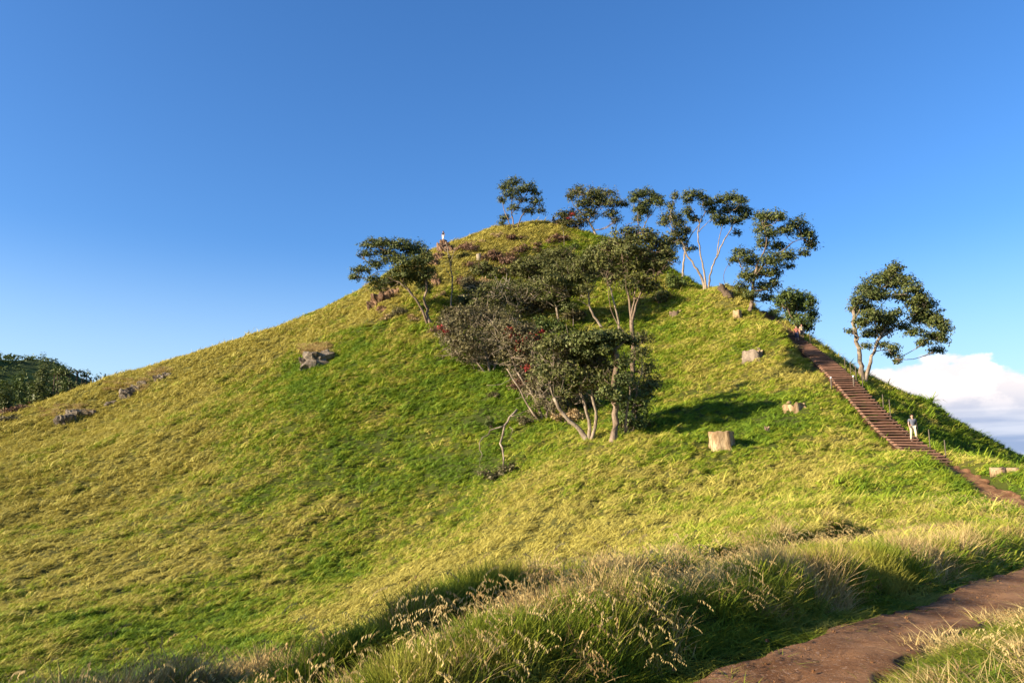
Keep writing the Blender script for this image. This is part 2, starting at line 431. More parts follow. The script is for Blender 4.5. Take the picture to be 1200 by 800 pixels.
# ---------------------------------------------------------------- the path: a strip of bare earth laid on the trodden groove
def strip(name, L, half0, mat, lift=0.012):
    T = np.gradient(L[:, :2], axis=0); T /= np.linalg.norm(T, axis=1)[:, None]
    nrm = np.stack([-T[:, 1], T[:, 0]], 1); k = 21
    s = np.linspace(-1, 1, k)
    P = []
    for q in range(len(L)):
        half = half0 * (1 + .25 * float(sstep(.72, .95, q / len(L)))) if name == 'path' else half0
        wl_ = half * (1 + 0.35 * float(vnoise(q * .05, 3.3, 5)) + .35 * float(vnoise(q * .33, 5.3, 15))) ; wr_ = half * (1 + 0.5 * float(vnoise(q * .06, 8.3, 6)) + .4 * float(vnoise(q * .37, 1.3, 16)))
        off = np.where(s > 0, s * wl_, s * wr_)
        P.append(L[q, :2] + nrm[q] * off[:, None])
    P = np.array(P)
    z = H(P[..., 0], P[..., 1], False) + lift + (0.06 * fbm(P[..., 0] / .45, P[..., 1] / .45, 40, 4) - .05 * np.exp(-((s[None, :] - .15) / .4) ** 2)) * (1 - np.abs(s))[None, :]
    z[:, 0] -= 0.08; z[:, -1] -= 0.08
    V = np.concatenate([P, z[..., None]], 2).reshape(-1, 3)
    i, j = np.meshgrid(np.arange(k - 1), np.arange(len(L) - 1)); i = i.ravel(); j = j.ravel()
    F = np.stack([j * k + i, (j + 1) * k + i, (j + 1) * k + i + 1, j * k + i + 1], 1)[:, ::-1]
    return mesh_np(name, V, F, mat, smooth=True, kind='structure')
strip('stair_bed', STAIR[:, :2], 1.1, M['shaded_gap_dirt'], 0.04)
strip('path', polyline(PATH[:, :2], 0.1), 0.60, M['dirt'], 0.085)

# ---------------------------------------------------------------- grass
def blade_clump(name, nb, h, spread, lean, width, mat, seg=3, droop=0.6, heads=0, lean_var=.35):
    """a tuft: nb curved tapering blades round the origin, leaning along +X"""
    vs = []; fs = []
    for b in range(nb):
        a = random.uniform(0, 2 * math.pi); rr = spread * math.sqrt(random.random())
        bx, by = rr * math.cos(a), rr * math.sin(a)
        hh = h * random.uniform(0.55, 1.1)
        da = random.gauss(0, .7) if random.random() < lean else random.uniform(-math.pi, math.pi)
        ln = max(0.05, lean + random.gauss(0, lean_var)); dx, dy = math.cos(da), math.sin(da)
        wv = random.uniform(0, math.pi); wx, wy = math.cos(wv) * width, math.sin(wv) * width
        base = len(vs)
        x, y, z = bx, by, -0.05; ang = ln * 0.6; st = hh / seg
        for s in range(seg + 1):
            t = s / seg; ww = (1 - t) ** 0.7 * (1 if s < seg else 0)
            if s < seg: vs += [(x - wx * ww, y - wy * ww, z), (x + wx * ww, y + wy * ww, z)]
            else: vs.append((x, y, z))
            ang += droop * random.uniform(.6, 1.4) / seg * (1 + t)
            x += dx * math.sin(ang) * st; y += dy * math.sin(ang) * st; z += math.cos(ang) * st
        for s in range(seg - 1):
            q = base + 2 * s; fs.append((q, q + 1, q + 3, q + 2))
        q = base + 2 * (seg - 1); fs.append((q, q + 1, q + 2))
        if b < heads:      # drooping seed head: small spikelets hung along the last part
            hx, hy, hz = vs[-1]
            for k in range(9):
                t = k / 9; sx = hx + dx * .18 * t; sy = hy + dy * .18 * t; sz = hz - .10 * t * t + .03
                e = len(vs); q = random.uniform(-.018, .018)
                vs += [(sx, sy, sz), (sx + .006 + q, sy + .005, sz - .018), (sx + q, sy - .004 + q, sz - .036), (sx - .006 + q, sy + q, sz - .018)]
                fs.append((e, e + 1, e + 2, e + 3))
    me = bpy.data.meshes.new(name); me.from_pydata(vs, [], fs); me.materials.append(mat)
    return bpy.data.objects.new(name, me)
def library(name, obs):
    c = bpy.data.collections.new(name)
    for o in obs: c.objects.link(o)
    return c
def scatter(name, P, rot, scl, idx, lib, label, cat):
    me = bpy.data.meshes.new(name); me.vertices.add(len(P)); me.vertices.foreach_set('co', np.asarray(P, np.float32).ravel())
    for an, ty, dat in (('rot', 'FLOAT_VECTOR', rot), ('scl', 'FLOAT_VECTOR', scl)):
        at_ = me.attributes.new(an, ty, 'POINT'); at_.data.foreach_set('vector', np.asarray(dat, np.float32).ravel())
    at_ = me.attributes.new('idx', 'INT', 'POINT'); at_.data.foreach_set('value', np.asarray(idx, np.int32))
    o = bpy.data.objects.new(name, me); col.objects.link(o)
    ng = bpy.data.node_groups.new(name, 'GeometryNodeTree')
    ng.interface.new_socket('Geometry', in_out='INPUT', socket_type='NodeSocketGeometry')
    ng.interface.new_socket('Geometry', in_out='OUTPUT', socket_type='NodeSocketGeometry')
    gi = ng.nodes.new('NodeGroupInput'); go = ng.nodes.new('NodeGroupOutput')
    ci = ng.nodes.new('GeometryNodeCollectionInfo'); ci.inputs['Collection'].default_value = lib
    ci.inputs['Separate Children'].default_value = True; ci.inputs['Reset Children'].default_value = True
    ip = ng.nodes.new('GeometryNodeInstanceOnPoints'); ip.inputs['Pick Instance'].default_value = True
    def attr(nm, ty):
        a = ng.nodes.new('GeometryNodeInputNamedAttribute'); a.data_type = ty; a.inputs['Name'].default_value = nm
        return a.outputs['Attribute']
    ng.links.new(gi.outputs[0], ip.inputs['Points']); ng.links.new(ci.outputs[0], ip.inputs['Instance'])
    ng.links.new(attr('idx', 'INT'), ip.inputs['Instance Index'])
    er = ng.nodes.new('FunctionNodeEulerToRotation'); ng.links.new(attr('rot', 'FLOAT_VECTOR'), er.inputs[0])
    ng.links.new(er.outputs[0], ip.inputs['Rotation'])
    ng.links.new(attr('scl', 'FLOAT_VECTOR'), ip.inputs['Scale'])
    ng.links.new(ip.outputs[0], go.inputs[0])
    md = o.modifiers.new('instances', 'NODES'); md.node_group = ng
    tag(o, label, cat, kind='stuff')
    return o
def yaw_down(x, y, jitter):
    e = 1.5
    gx = (tps(x + e, y) - tps(x - e, y)); gy = (tps(x, y + e) - tps(x, y - e))
    return np.arctan2(-gy, -gx) + rng.normal(0, jitter, len(x))
def keep_off(x, y, pth=0.60, st=1.05):
    d, k, s_ = near_line(x, y, PATH); a = d > pth * (1 + .35 * vnoise(x / .5, y / .5, 44)) 
    d, k, s_ = near_line(x, y, STAIR); return a & (d > st)

# 1. rank hummocky grass of the hill
lib_hill = library('hill tussocks', [blade_clump('hill_tussock', 34, .46, .22, .9, .021, M['hill_grass'], 3, .8) for _ in range(3)] +
                   [blade_clump('hill_tussock', 40, .30, .30, .8, .019, M['hill_grass'], 2, .7) for _ in range(2)] +
                   [blade_clump('hill_tussock', 30, .64, .18, .95, .022, M['hill_grass'], 3, 1.0) for _ in range(2)])
nH = 185000
r = np.exp(rng.uniform(np.log(17), np.log(165), nH)); a = np.radians(rng.uniform(-42, 41, nH))
rf_ = rng.uniform(78, 140, 60000); r = np.r_[r, rf_]; a = np.r_[a, np.radians(rng.uniform(-40, 22, 60000))]; nH = len(r)
x = r * np.sin(a); y = r * np.cos(a)
# tussocks gather in drifts
dn = fbm(x / 1.6, y / 1.1, 51, 2)
ok = keep_off(x, y, .9, 1.2) & (dn > rng.uniform(-1.1, -.02, nH))
x, y, r, dn = x[ok], y[ok], r[ok], dn[ok]
z = H(x, y)
sc = (0.42 + 0.0092 * r) * rng.uniform(.6, 1.3, len(x)) * (1 + .6 * np.clip(dn, -.4, .6))
sc = np.where(rng.random(len(x)) < .03, sc * 1.75, sc)
rot = np.stack([rng.normal(0, .12, len(x)), rng.normal(0, .12, len(x)), rng.normal(.25, .45, len(x))], 1)
scatter('hill_grass', np.stack([x, y, z], 1), rot, np.stack([sc, sc, sc * rng.uniform(.7, 1.2, len(x))], 1), rng.integers(0, 7, len(x)), lib_hill,
        'rank yellow green grass matting the whole hillside', 'grass')

# 2. grass of the rim at the photographer's feet
lib_near = library('rim tussocks', [blade_clump('rim_tussock', 36, .50, .15, .12, .0060, M['green_grass'], 4, .26, lean_var=.30) for _ in range(3)] +
                   [blade_clump('rim_tussock', 56, .26, .19, .30, .0055, M['green_grass'], 3, .7) for _ in range(3)] +
                   [blade_clump('rim_tussock', 24, .60, .14, .14, .0062, M['straw_grass'], 4, .28, lean_var=.28) for _ in range(2)])
nN = 56000
r = np.exp(rng.uniform(np.log(3.6), np.log(36), nN)); a = np.radians(rng.uniform(-44, 42, nN))
x = r * np.sin(a); y = r * np.cos(a)
d, k, sd_ = near_line(x, y, PATH)
left = sd_ > 0
strawness = fbm(x / 1.3, y / 1.3, 61, 3)
ok = keep_off(x, y, .42, 1.4)
# sparse short turf on the worn verges
verge = (d < .80) & (d > .3)
ok &= ~(verge & (rng.random(nN) < .55 - .9 * vnoise(x / .7, y / .7, 71)))
fade = 1 - sstep(24, 34, r)
ok &= fbm(x / .38, y / .38, 91, 2) > rng.uniform(-.75, .12, nN)
ok &= rng.random(nN) < fade * (.35 + .65 * sstep(2, 7, r) + .3)
x, y, r, d, left, strawness = x[ok], y[ok], r[ok], d[ok], left[ok], strawness[ok]
z = H(x, y)
clump_ = fbm(x / .38, y / .38, 91, 2)
tall = np.where(left, sstep(.85, 1.35, d), .34 + .25 * sstep(.9, 3, d)) * (1 - .45 * sstep(6, 12, d))
tall = tall * (1 + 1.0 * fbm(x / .9, y / .9, 66, 2) + .5 * clump_)
bankd = near_line(x, y, PATH)[0]
tall = np.where(left & (bankd > 1.9), tall * .46, tall * .66)
for L_, hh_ in LEDGES:
    d_, k_, s_ = near_line(x, y, L_); sg_ = d_ * s_
    tall = np.where((sg_ < -.12) & (sg_ > -1.1), tall * .55, np.where((sg_ > -.1) & (sg_ < .7), tall * 1.3, tall))
tall = np.clip(tall, .12, 1.1)
n_ = len(x)
isstraw = (strawness + .10 * left + .22 * (~left & (d < 1.5)) > rng.normal(.26, .16, n_)) & (tall > .2)
idx = np.where(isstraw, 6 + rng.integers(0, 2, n_), np.where(tall > .5, rng.integers(0, 3, n_), 3 + rng.integers(0, 3, n_)))
sxy = rng.uniform(.8, 1.25, n_) * (0.85 + .035 * r)
sz = tall * rng.uniform(.75, 1.2, n_) * np.where(idx >= 6, 1.05, np.where(idx < 3, 1.0, 1.55))
rot = np.stack([rng.normal(0, .14, n_), rng.normal(0, .14, n_), rng.uniform(-3.14, 3.14, n_)], 1)
scatter('rim_grass', np.stack([x, y, z], 1), rot, np.stack([sxy, sxy, sz], 1), idx, lib_near, 'long green and straw coloured grass along both sides of the dirt path', 'grass')

# 3. dry flowering stalks standing above it
lib_st = library('seed stalks', [blade_clump('seed_stalks', 7, .82, .12, .2, .0034, M['straw_grass'], 6, .35, heads=7, lean_var=.15) for _ in range(3)] +
                 [blade_clump('seed_stalks', 16, .72, .14, .4, .0036, M['straw_grass'], 5, .7, heads=9, lean_var=.2) for _ in range(3)])
P = []
def patch(px, py, d, rad, k):
    c = at(px, py, d)
    for _ in range(int(k * .7) + 2):
        P.append((c[0] + rng.normal(0, rad), c[1] + rng.normal(0, rad), rng.uniform(.55, 1.0)))
for q in [(20,760,6.5,.45,60),(60,775,6.5,.4,26),(150,770,7,.6,24),(250,785,6.8,.7,18),(400,780,6,.5,16),(470,790,5.6,.45,28),(520,770,6.6,.5,22),(560,740,7.5,.35,16),
          (640,740,8,.35,26),(690,710,9,.4,34),(705,760,7.4,.3,26),(740,730,9,.5,24),(780,720,9.5,.6,20),(850,690,12,.8,24),(920,670,14,.8,26),(960,655,16,.9,24),(1010,640,19,.9,20),
          (820,640,19,1.2,12),(600,690,12,.9,14),(1110,600,27,1.4,40),(1140,600,29,1.2,30),(1180,730,8,.28,22),(1125,735,7.5,.10,5),(1090,745,7.0,.06,3),(1195,720,7.6,.2,14),(350,740,8,.7,12)]:
    patch(*q)
P = np.array(P)
# and a thin scatter of them along the whole rim
k = 260; rr_ = np.exp(rng.uniform(np.log(5), np.log(30), k)); aa = np.radians(rng.uniform(-38, 36, k))
P = np.vstack([P, np.stack([rr_ * np.sin(aa), rr_ * np.cos(aa), rng.uniform(.4, .75, k)], 1)])
d, kk, sd_ = near_line(P[:, 0], P[:, 1], PATH)
P = P[(d > .95) & ((sd_ > 0) | (d > 1.3))]; d, kk, sd_ = near_line(P[:, 0], P[:, 1], PATH)
keep = (sd_ > 0) | (rng.random(len(P)) < .6); P = P[keep]
zz = H(P[:, 0], P[:, 1]); n_ = len(P)
rot = np.stack([rng.normal(0, .1, n_), rng.normal(0, .1, n_), rng.normal(.3, .8, n_)], 1)
scatter('seed_stalks', np.stack([P[:, 0], P[:, 1], zz], 1), rot, np.repeat(P[:, 2:3], 3, 1), rng.integers(0, 6, n_), lib_st, 'dry straw coloured seed stalks standing above the foreground grass', 'grass')

# loose stones and crumbs of earth on the path
def pebbles():
    g = np.random.default_rng(4); V = []; F = []
    for k in range(520):
        q = g.integers(0, len(PATH)); r_ = np.hypot(*PATH[q, :2])
        if r_ < 4 or r_ > 34: continue
        X = PATH[q, 0] + g.normal() * .38; Y = PATH[q, 1] + g.normal() * .38; sz = abs(g.normal()) * .008 + .004
        if k % 16 == 0: sz *= 2.2
        z = h1(X, Y) + .085; a = g.uniform(0, 6, 1)[0]; b0 = len(V)
        for t in range(5):
            th = a + t * 1.2566; V.append((X + math.cos(th) * sz * g.uniform(.7, 1.4), Y + math.sin(th) * sz, z - sz * .5))
        for t in range(5):
            th = a + t * 1.2566 + .4; V.append((X + math.cos(th) * sz * .6, Y + math.sin(th) * sz * .6, z + sz * g.uniform(.3, .8)))
        for t in range(5): F.append((b0 + t, b0 + (t + 1) % 5, b0 + 5 + (t + 1) % 5, b0 + 5 + t))
        F.append(tuple(b0 + 5 + t for t in range(5)))
    tag(mesh_np('loose_stones', np.array(V), F, M['dirt']), 'small loose stones and crumbs of earth on the dirt path', 'stones', kind='stuff')
pebbles()
# ---------------------------------------------------------------- materials of the things
def bark_mat(name, a, b, scale=2.2):
    m, n, l, o = new_mat(name)
    f = pos_noise(n, l, scale, 5, .65, (1, 1, .25)); f2 = pos_noise(n, l, scale * 6, 4, .7, (1, 1, .3))
    c = mixcol(n, l, maprange(n, l, f, .35, .65), a, b)
    c = mixcol(n, l, maprange(n, l, f2, .5, .75), c, tuple(q * .45 for q in a))
    bsdf(n, l, o, c, .9, .15, bump=f2, bump_d=.05); M[name] = m
bark_mat('bark', (.12, .08, .05), (.24, .175, .12))
bark_mat('pale_bark', (.15, .11, .075), (.33, .26, .185))
bark_mat('dark_bark', (.075, .05, .035), (.17, .12, .08))
bark_mat('dead_wood', (.27, .21, .14), (.47, .39, .28))
bark_mat('stump_wood', (.20, .125, .06), (.44, .31, .17), 3)
bark_mat('grey_stump', (.14, .105, .075), (.28, .22, .16), 3)
def leaf_mat(name, a, b, c3=None, amt=.3):
    m, n, l, o = new_mat(name)
    f = pos_noise(n, l, .9, 3, .6); g = pos_noise(n, l, 7, 2, .6)
    c = mixcol(n, l, maprange(n, l, f, .35, .65), a, b)
    if c3: c = mixcol(n, l, math_node(n, l, 'MULTIPLY', maprange(n, l, g, .5, .66), amt), c, c3)
    bsdf(n, l, o, c, .62, .22, transl=.12); M[name] = m
leaf_mat('leaf', (.038, .058, .012), (.098, .115, .022), (.22, .20, .08), .75)
leaf_mat('leaf_green', (.045, .075, .014), (.10, .13, .022), (.19, .19, .07), .5)
leaf_mat('leaf_olive', (.045, .056, .011), (.105, .112, .021), (.24, .20, .08), .7)
leaf_mat('leaf_grey', (.048, .042, .014), (.11, .096, .032), (.30, .24, .13), .75)
leaf_mat('leaf_brown', (.10, .050, .030), (.19, .10, .055), (.28, .18, .10), .5)
leaf_mat('leaf_tan', (.30, .19, .08), (.46, .31, .15), (.52, .42, .22), .5)
leaf_mat('flower', (.20, .016, .014), (.32, .030, .024), (.10, .03, .02), .5)
def rock_mat(name, a, b):
    m, n, l, o = new_mat(name)
    f = pos_noise(n, l, 1.1, 6, .65); g = pos_noise(n, l, 4.5, 5, .7)
    c = mixcol(n, l, maprange(n, l, f, .38, .62), a, b); c = mixcol(n, l, maprange(n, l, g, .55, .7), c, (.30, .27, .20))
    bsdf(n, l, o, c, .95, .1, bump=g, bump_d=.12); M[name] = m
rock_mat('rock', (.070, .054, .038), (.20, .160, .115)); rock_mat('red_rock', (.085, .045, .026), (.22, .13, .075))
def plain(name, c, rough=.8, sc=14.0):
    m, n, l, o = new_mat(name)
    k = mixcol(n, l, maprange(n, l, pos_noise(n, l, sc, 4, .6, obj=False), .3, .7), tuple(q * .72 for q in c), c)
    bsdf(n, l, o, k, rough, .25); M[name] = m
plain('timber', (.26, .135, .085), .85, 5); plain('old_timber', (.15, .085, .055), .9, 5); plain('stringer_timber', (.13, .08, .055), .9); plain('post_timber', (.13, .10, .07), .85)
plain('skin', (.50, .28, .19), .6); plain('hair_dark', (.035, .025, .02), .7); plain('grey_cloth', (.13, .135, .16)); plain('beige_cloth', (.62, .52, .36))
plain('black_cloth', (.018, .02, .03)); plain('white_cloth', (.72, .72, .70)); plain('rust_cloth', (.30, .10, .07)); plain('khaki_cloth', (.46, .37, .22)); plain('blue_cloth', (.06, .07, .13)); plain('shoe', (.05, .045, .04))

# ---------------------------------------------------------------- tubes
def tube_arrays(P, rad, k=7, seed=0, rough=0.0):
    P = np.asarray(P, float); n = len(P); T = np.gradient(P, axis=0); T /= (np.linalg.norm(T, axis=1)[:, None] + 1e-9)
    up = np.array([0.13, 0.27, 1.0]); 
    A = np.cross(T, up); bad = np.linalg.norm(A, axis=1) < .15
    A[bad] = np.cross(T[bad], [1, 0, 0]); A /= np.linalg.norm(A, axis=1)[:, None]; B = np.cross(T, A)
    th = np.linspace(0, 2 * math.pi, k, endpoint=False)
    rr = np.asarray(rad)[:, None] * (1 + rough * (np.random.default_rng(seed).random((n, k)) - .5))
    V = P[:, None] + rr[..., None] * (np.cos(th)[None, :, None] * A[:, None] + np.sin(th)[None, :, None] * B[:, None])
    i, j = np.meshgrid(np.arange(k), np.arange(n - 1)); i = i.ravel(); j = j.ravel()
    F = np.stack([j * k + i, j * k + (i + 1) % k, (j + 1) * k + (i + 1) % k, (j + 1) * k + i], 1)
    V = V.reshape(-1, 3); c0 = len(V)
    V = np.vstack([V, P[0], P[-1]])
    cap = [[c0, (q + 1) % k, q, q] for q in range(k)] 
    ff = [tuple(f) for f in F] + [(c0, (q + 1) % k, q) for q in range(k)] + [(c0 + 1, (n - 1) * k + q, (n - 1) * k + (q + 1) % k) for q in range(k)]
    return V, ff
class MB:
    def __init__(s): s.v = []; s.f = []; s.n = 0
    def add(s, V, F):
        s.v.append(np.asarray(V, float)); s.f += [tuple(i + s.n for i in f) for f in F]; s.n += len(V)
    def tube(s, P, r0, r1, k=6, step=None, rough=0.0):
        P = np.asarray(P, float)
        if step: P = polyline(P, step)
        t = np.linspace(0, 1, len(P)); s.add(*tube_arrays(P, r0 + (r1 - r0) * t ** .8, k, s.n, rough)); return P
    def box(s, c, size, yaw=0, tilt=0):
        x, y, z = np.array(size) / 2; V = np.array([[sx * x, sy * y, sz * z] for sx in (-1, 1) for sy in (-1, 1) for sz in (-1, 1)])
        cy, sy_ = math.cos(yaw), math.sin(yaw); V = V @ np.array([[cy, sy_, 0], [-sy_, cy, 0], [0, 0, 1]])
        s.add(V + np.array(c), [(0, 1, 3, 2), (4, 6, 7, 5), (0, 4, 5, 1), (2, 3, 7, 6), (0, 2, 6, 4), (1, 5, 7, 3)])
    def build(s, name, mat, parent=None, smooth=True, kind=None):
        return mesh_np(name, np.vstack(s.v), s.f, mat, parent, smooth, kind)

# ---------------------------------------------------------------- foliage
def leaves(C, rad, n, size, flat=.75, seed=0, shell=.55):
    """n leaf faces gathered in small rosettes inside the ellipsoid (C, rad)"""
    g = np.random.default_rng(seed)
    nr = max(4, n // 9)
    d = g.normal(size=(nr, 3)); d /= np.linalg.norm(d, axis=1)[:, None]
    size = size * 1.0
    d[:, 2] = np.where(d[:, 2] < -.35, -d[:, 2] * .6, d[:, 2])
    rr = shell + (1 - shell) * g.random(nr) ** .6; rr = np.where(g.random(nr) < .25, g.random(nr) * .9, rr)
    lump = 1 + .25 * np.sin(d[:, 0] * 5 + seed) * np.cos(d[:, 2] * 4 + seed * 2) + .14 * g.normal(size=nr)
    Q = C + d * np.asarray(rad) * (rr * lump)[:, None]
    idx = g.integers(0, nr, n)
    off = g.normal(size=(n, 3)) * size * 1.35
    P = Q[idx] + off * [1, 1, .7]
    nrm = d[idx] * .9 + g.normal(size=(n, 3)) * .55 + [0, 0, .45]; nrm /= np.linalg.norm(nrm, axis=1)[:, None]
    t = g.normal(size=(n, 3)); t -= (t * nrm).sum(1)[:, None] * nrm; t /= np.linalg.norm(t, axis=1)[:, None]
    b = np.cross(nrm, t); sz = size * (.45 + 1.1 * g.random(n) ** 1.6)[:, None]
    V = np.stack([P - t * sz, P - b * sz * .45 + nrm * sz * .1, P + t * sz, P + b * sz * .45 + nrm * sz * .1], 1)
    return V.reshape(-1, 3)
def quads(V): return np.arange(len(V)).reshape(-1, 4)

def build_tree(name, label, cat, base, d_off, limbs, clumps, leafmat='leaf', bark='bark', dens=1.0, leaf=.13, twig=5, trunk_r=.28, group=None,
               flowers=(), depth=.9, seed=1, bare=0, shell=.55):
    """base: photo position of the foot; limbs: [(r0, r1, [(px,py[,ddepth])...])]; clumps: [(px,py,rx,ry)] in photo pixels"""
    g = np.random.default_rng(seed); rnd = random.Random(seed)
    b = site(*base); D = b.y + d_off
    if d_off: b = Vector((b.x * D / b.y, D, h1(b.x * D / b.y, D)))
    root = empty(name, b, label, cat, group)
    mpp = D / FPX
    P3 = lambda px, py, dd=0.0: at(px, py, D + dd)
    zs = b.z - at(base[0], base[1], D)[2]      # keep the foot on the ground
    allp = []; first = True
    for r0, r1, pts in limbs:
        pts = [(q[0], q[1], q[2] if len(q) > 2 else 0.0) for q in pts]
        W_ = np.array([P3(*q) for q in pts])
        if first: W_[0] = [W_[0][0], W_[0][1], h1(W_[0][0], W_[0][1]) - .35]
        elif abs(pts[0][1] - base[1]) < 6: W_[0][2] = h1(W_[0][0], W_[0][1]) - .35
        W_ = polyline(W_, .5)
        W_[1:-1] += g.normal(size=(len(W_) - 2, 3)) * min(.07, r0 * .28)
        mb = MB(); t = np.linspace(0, 1, len(W_)); rad = r0 + (r1 - r0) * t ** .75
        if first: rad = rad * (1 + .7 * np.exp(-t * len(W_) * .9))
        mb.add(*tube_arrays(W_, rad, 8, seed, .22)); mb.build('trunk' if first else 'branch', M[bark], root)
        allp.append(np.c_[W_, rad]); first = False
    A = np.vstack(allp)
    foliage = []
    for ci, cl in enumerate(clumps):
        px, py, rx, ry = cl[:4]
        dd = cl[4] if len(cl) > 4 else g.uniform(-1, 1) * depth * 18 * mpp
        C = P3(px, py, dd); rad = np.array([rx * mpp, (rx * .55 + ry * .45) * mpp, ry * mpp]) * ((1.50, 1.3, 1.75) if group == GG else (1.32, 1.2, 1.95) if seed == 14 else (1.16, 1.1, 1.80))
        # a bough from the nearest limb, forking into twigs
        low = A[(A[:, 2] < C[2] + .6)]
        low = A if not len(low) else low
        k = np.argmin(np.linalg.norm(low[:, :3] - C, axis=1) + 0.25 * np.abs(low[:, 2] - (C[2] - 1.5))); s0 = low[k, :3]; r0 = min(low[k, 3] * .6, .11)
        mid = (s0 + C) / 2 + np.array([g.normal() * .25, g.normal() * .25, -.12 * np.linalg.norm(C - s0)])
        mb = MB(); Q = mb.tube([s0, mid, C], max(r0, .035), .03, 5, .45)
        for q in range(twig):
            u = Q[rnd.randint(len(Q) // 2, len(Q) - 1)]; dr = g.normal(size=3); dr[2] = abs(dr[2]) * .6; dr /= np.linalg.norm(dr)
            e = C + dr * rad * g.uniform(.6, 1.12); mb.tube([u, (u + e) / 2 + g.normal(size=3) * .12, e], .03, .011, 4, .6)
        for q in range(bare * 2):
            u = Q[rnd.randint(0, len(Q) - 1)]; dr = g.normal(size=3); dr[1] = -abs(dr[1]); dr /= np.linalg.norm(dr)
            e = C + dr * rad * g.uniform(.8, 1.25); m2 = (u + e) / 2 + g.normal(size=3) * .3
            mb.tube([u, m2, e], .04, .014, 4, .6)
            e2 = e + g.normal(size=3) * .5; mb.tube([m2, (m2 + e2) / 2 + g.normal(size=3) * .1, e2], .025, .012, 4, .6)
        mb.build('branch', M[bark], root)
        area = math.pi * rad[0] * rad[2]
        nl = int(dens * area / (leaf * leaf) * 3.8)
        if nl > 3: foliage.append(leaves(C, rad, nl, leaf, seed=seed * 97 + ci, shell=shell))
    if foliage:
        V = np.vstack(foliage); mesh_np('crown', V, quads(V), M[leafmat], root, kind='stuff')
    if flowers:
        fl = []
        for i, (px, py, rx, ry) in enumerate(flowers):
            C = P3(px, py, -.55 * 18 * mpp * depth); rad = np.array([rx, (rx + ry) / 2, ry]) * mpp
            fl.append(leaves(C, rad, int(60 + rx * ry * 3), leaf * .8, seed=seed + i * 13, shell=.3))
        V = np.vstack(fl); mesh_np('flower_clusters', V, quads(V), M['flower'], root, kind='stuff')
    return root

GG = 'trees of the thicket on the face of the hill'
GT = 'trees growing along the crest of the hill'
build_tree('windswept_tree', 'flat topped windswept tree leaning out over the left shoulder of the hill', 'tree', (503, 380), 0,
  [(.22, .12, [(504,380),(500,362,.2),(497,350),(500,335,-.3),(497,318)]), (.18,.08,[(503,379),(493,360,-.4),(484,346,-.8),(472,334,-.5),(455,325)]),
   (.12,.04,[(500,335),(486,312,.4),(466,300),(448,292),(432,287)]), (.10,.03,[(484,346),(465,322),(445,318),(430,326),(418,325)]), (.09,.03,[(497,318),(490,303),(475,292)]), (.07,.02,[(466,300),(445,306),(430,306)])],
  [(436,288,15,5),(450,286,13,5),(470,290,16,7),(486,296,14,9),(500,306,9,9),(440,311,11,5),(424,318,11,5),(416,326,7,4),(438,329,9,5),(428,299,9,4),(464,306,14,6),(472,322,16,8),(486,328,14,9),(496,338,9,9),(458,332,14,7),(452,298,14,5),(480,310,16,7),(445,338,10,4),(502,322,8,8)],
  'leaf', 'bark', 1.15, .14, 5, seed=3, depth=1.1)
build_tree('dead_sapling', 'slender pale dead sapling without leaves below the rock outcrop', 'dead tree', (528, 364), 0,
  [(.13,.05,[(528,364),(529,345),(530,325),(527,308),(525,295),(522,283)]),(.06,.02,[(527,310),(531,298),(534,288)]),(.05,.015,[(525,296),(519,290),(516,284)]),(.045,.015,[(530,325),(524,318),(522,308)])],
  [(527,306,3,8)], 'leaf_grey', 'pale_bark', .35, .10, 3, seed=4)
build_tree('summit_tree', 'lone airy tree on the left of the summit with several thin stems', 'tree', (604, 268), 0,
  [(.13,.05,[(603,268),(600,250,.3),(600,235),(603,220)]),(.13,.05,[(606,267),(611,254,-.4),(620,245),(630,240)]),(.10,.04,[(600,268),(595,256,-.6),(590,243),(589,228)]),(.08,.03,[(600,250),(609,238),(618,226)])],
  [(603,215,10,5),(592,221,8,6),(599,229,11,6),(619,221,10,5),(627,226,6,4),(611,236,9,4),(628,238,8,6),(634,248,5,4),(602,245,8,4),(592,256,6,4),(620,248,9,5),(588,263,4,4),(588,236,5,4),(610,224,8,4)],
  'leaf', 'bark', .85, .15, 5, group=GT, seed=5)
build_tree('summit_tree', 'broad summit tree with a leaning pale trunk and a touch of red flower', 'tree', (699, 276), 0,
  [(.24,.13,[(700,277),(694,266,.2),(689,257)]),(.12,.04,[(689,257),(680,248,.5),(672,240),(668,228)]),(.12,.04,[(690,258),(697,246,-.4),(705,236),(716,230)]),(.09,.03,[(692,262),(704,252),(718,245),(728,240)]),(.08,.03,[(690,258),(690,242),(684,228)])],
  [(677,226,10,6),(668,232,6,5),(693,229,12,6),(709,229,12,6),(722,238,11,5),(732,241,6,4),(703,240,14,6),(684,240,12,6),(716,252,10,5),(722,260,6,4),(668,252,10,5),(658,253,8,4),(679,262,13,5),(690,252,12,6),(664,262,10,5),(700,232,10,5)],
  'leaf_olive', 'pale_bark', .95, .15, 5, group=GT, flowers=[(671,251,5,3),(666,256,4,3)], seed=6, bare=2)
build_tree('summit_tree', 'small two storeyed tree with a forked stem right of the summit', 'tree', (755, 300), 2,
  [(.14,.08,[(755,298),(755,280),(754,268)]),(.09,.03,[(754,268),(758,258,.3),(766,248),(771,238)]),(.08,.03,[(754,272),(748,262,-.3),(748,248),(753,238)])],
  [(746,230,9,5),(757,228,11,5),(768,233,8,5),(774,239,6,5),(762,237,9,5),(748,247,8,5),(757,250,8,5),(748,258,6,4),(754,242,7,4),(742,236,5,4)], 'leaf', 'bark', 1.1, .14, 5, group=GT, seed=7)
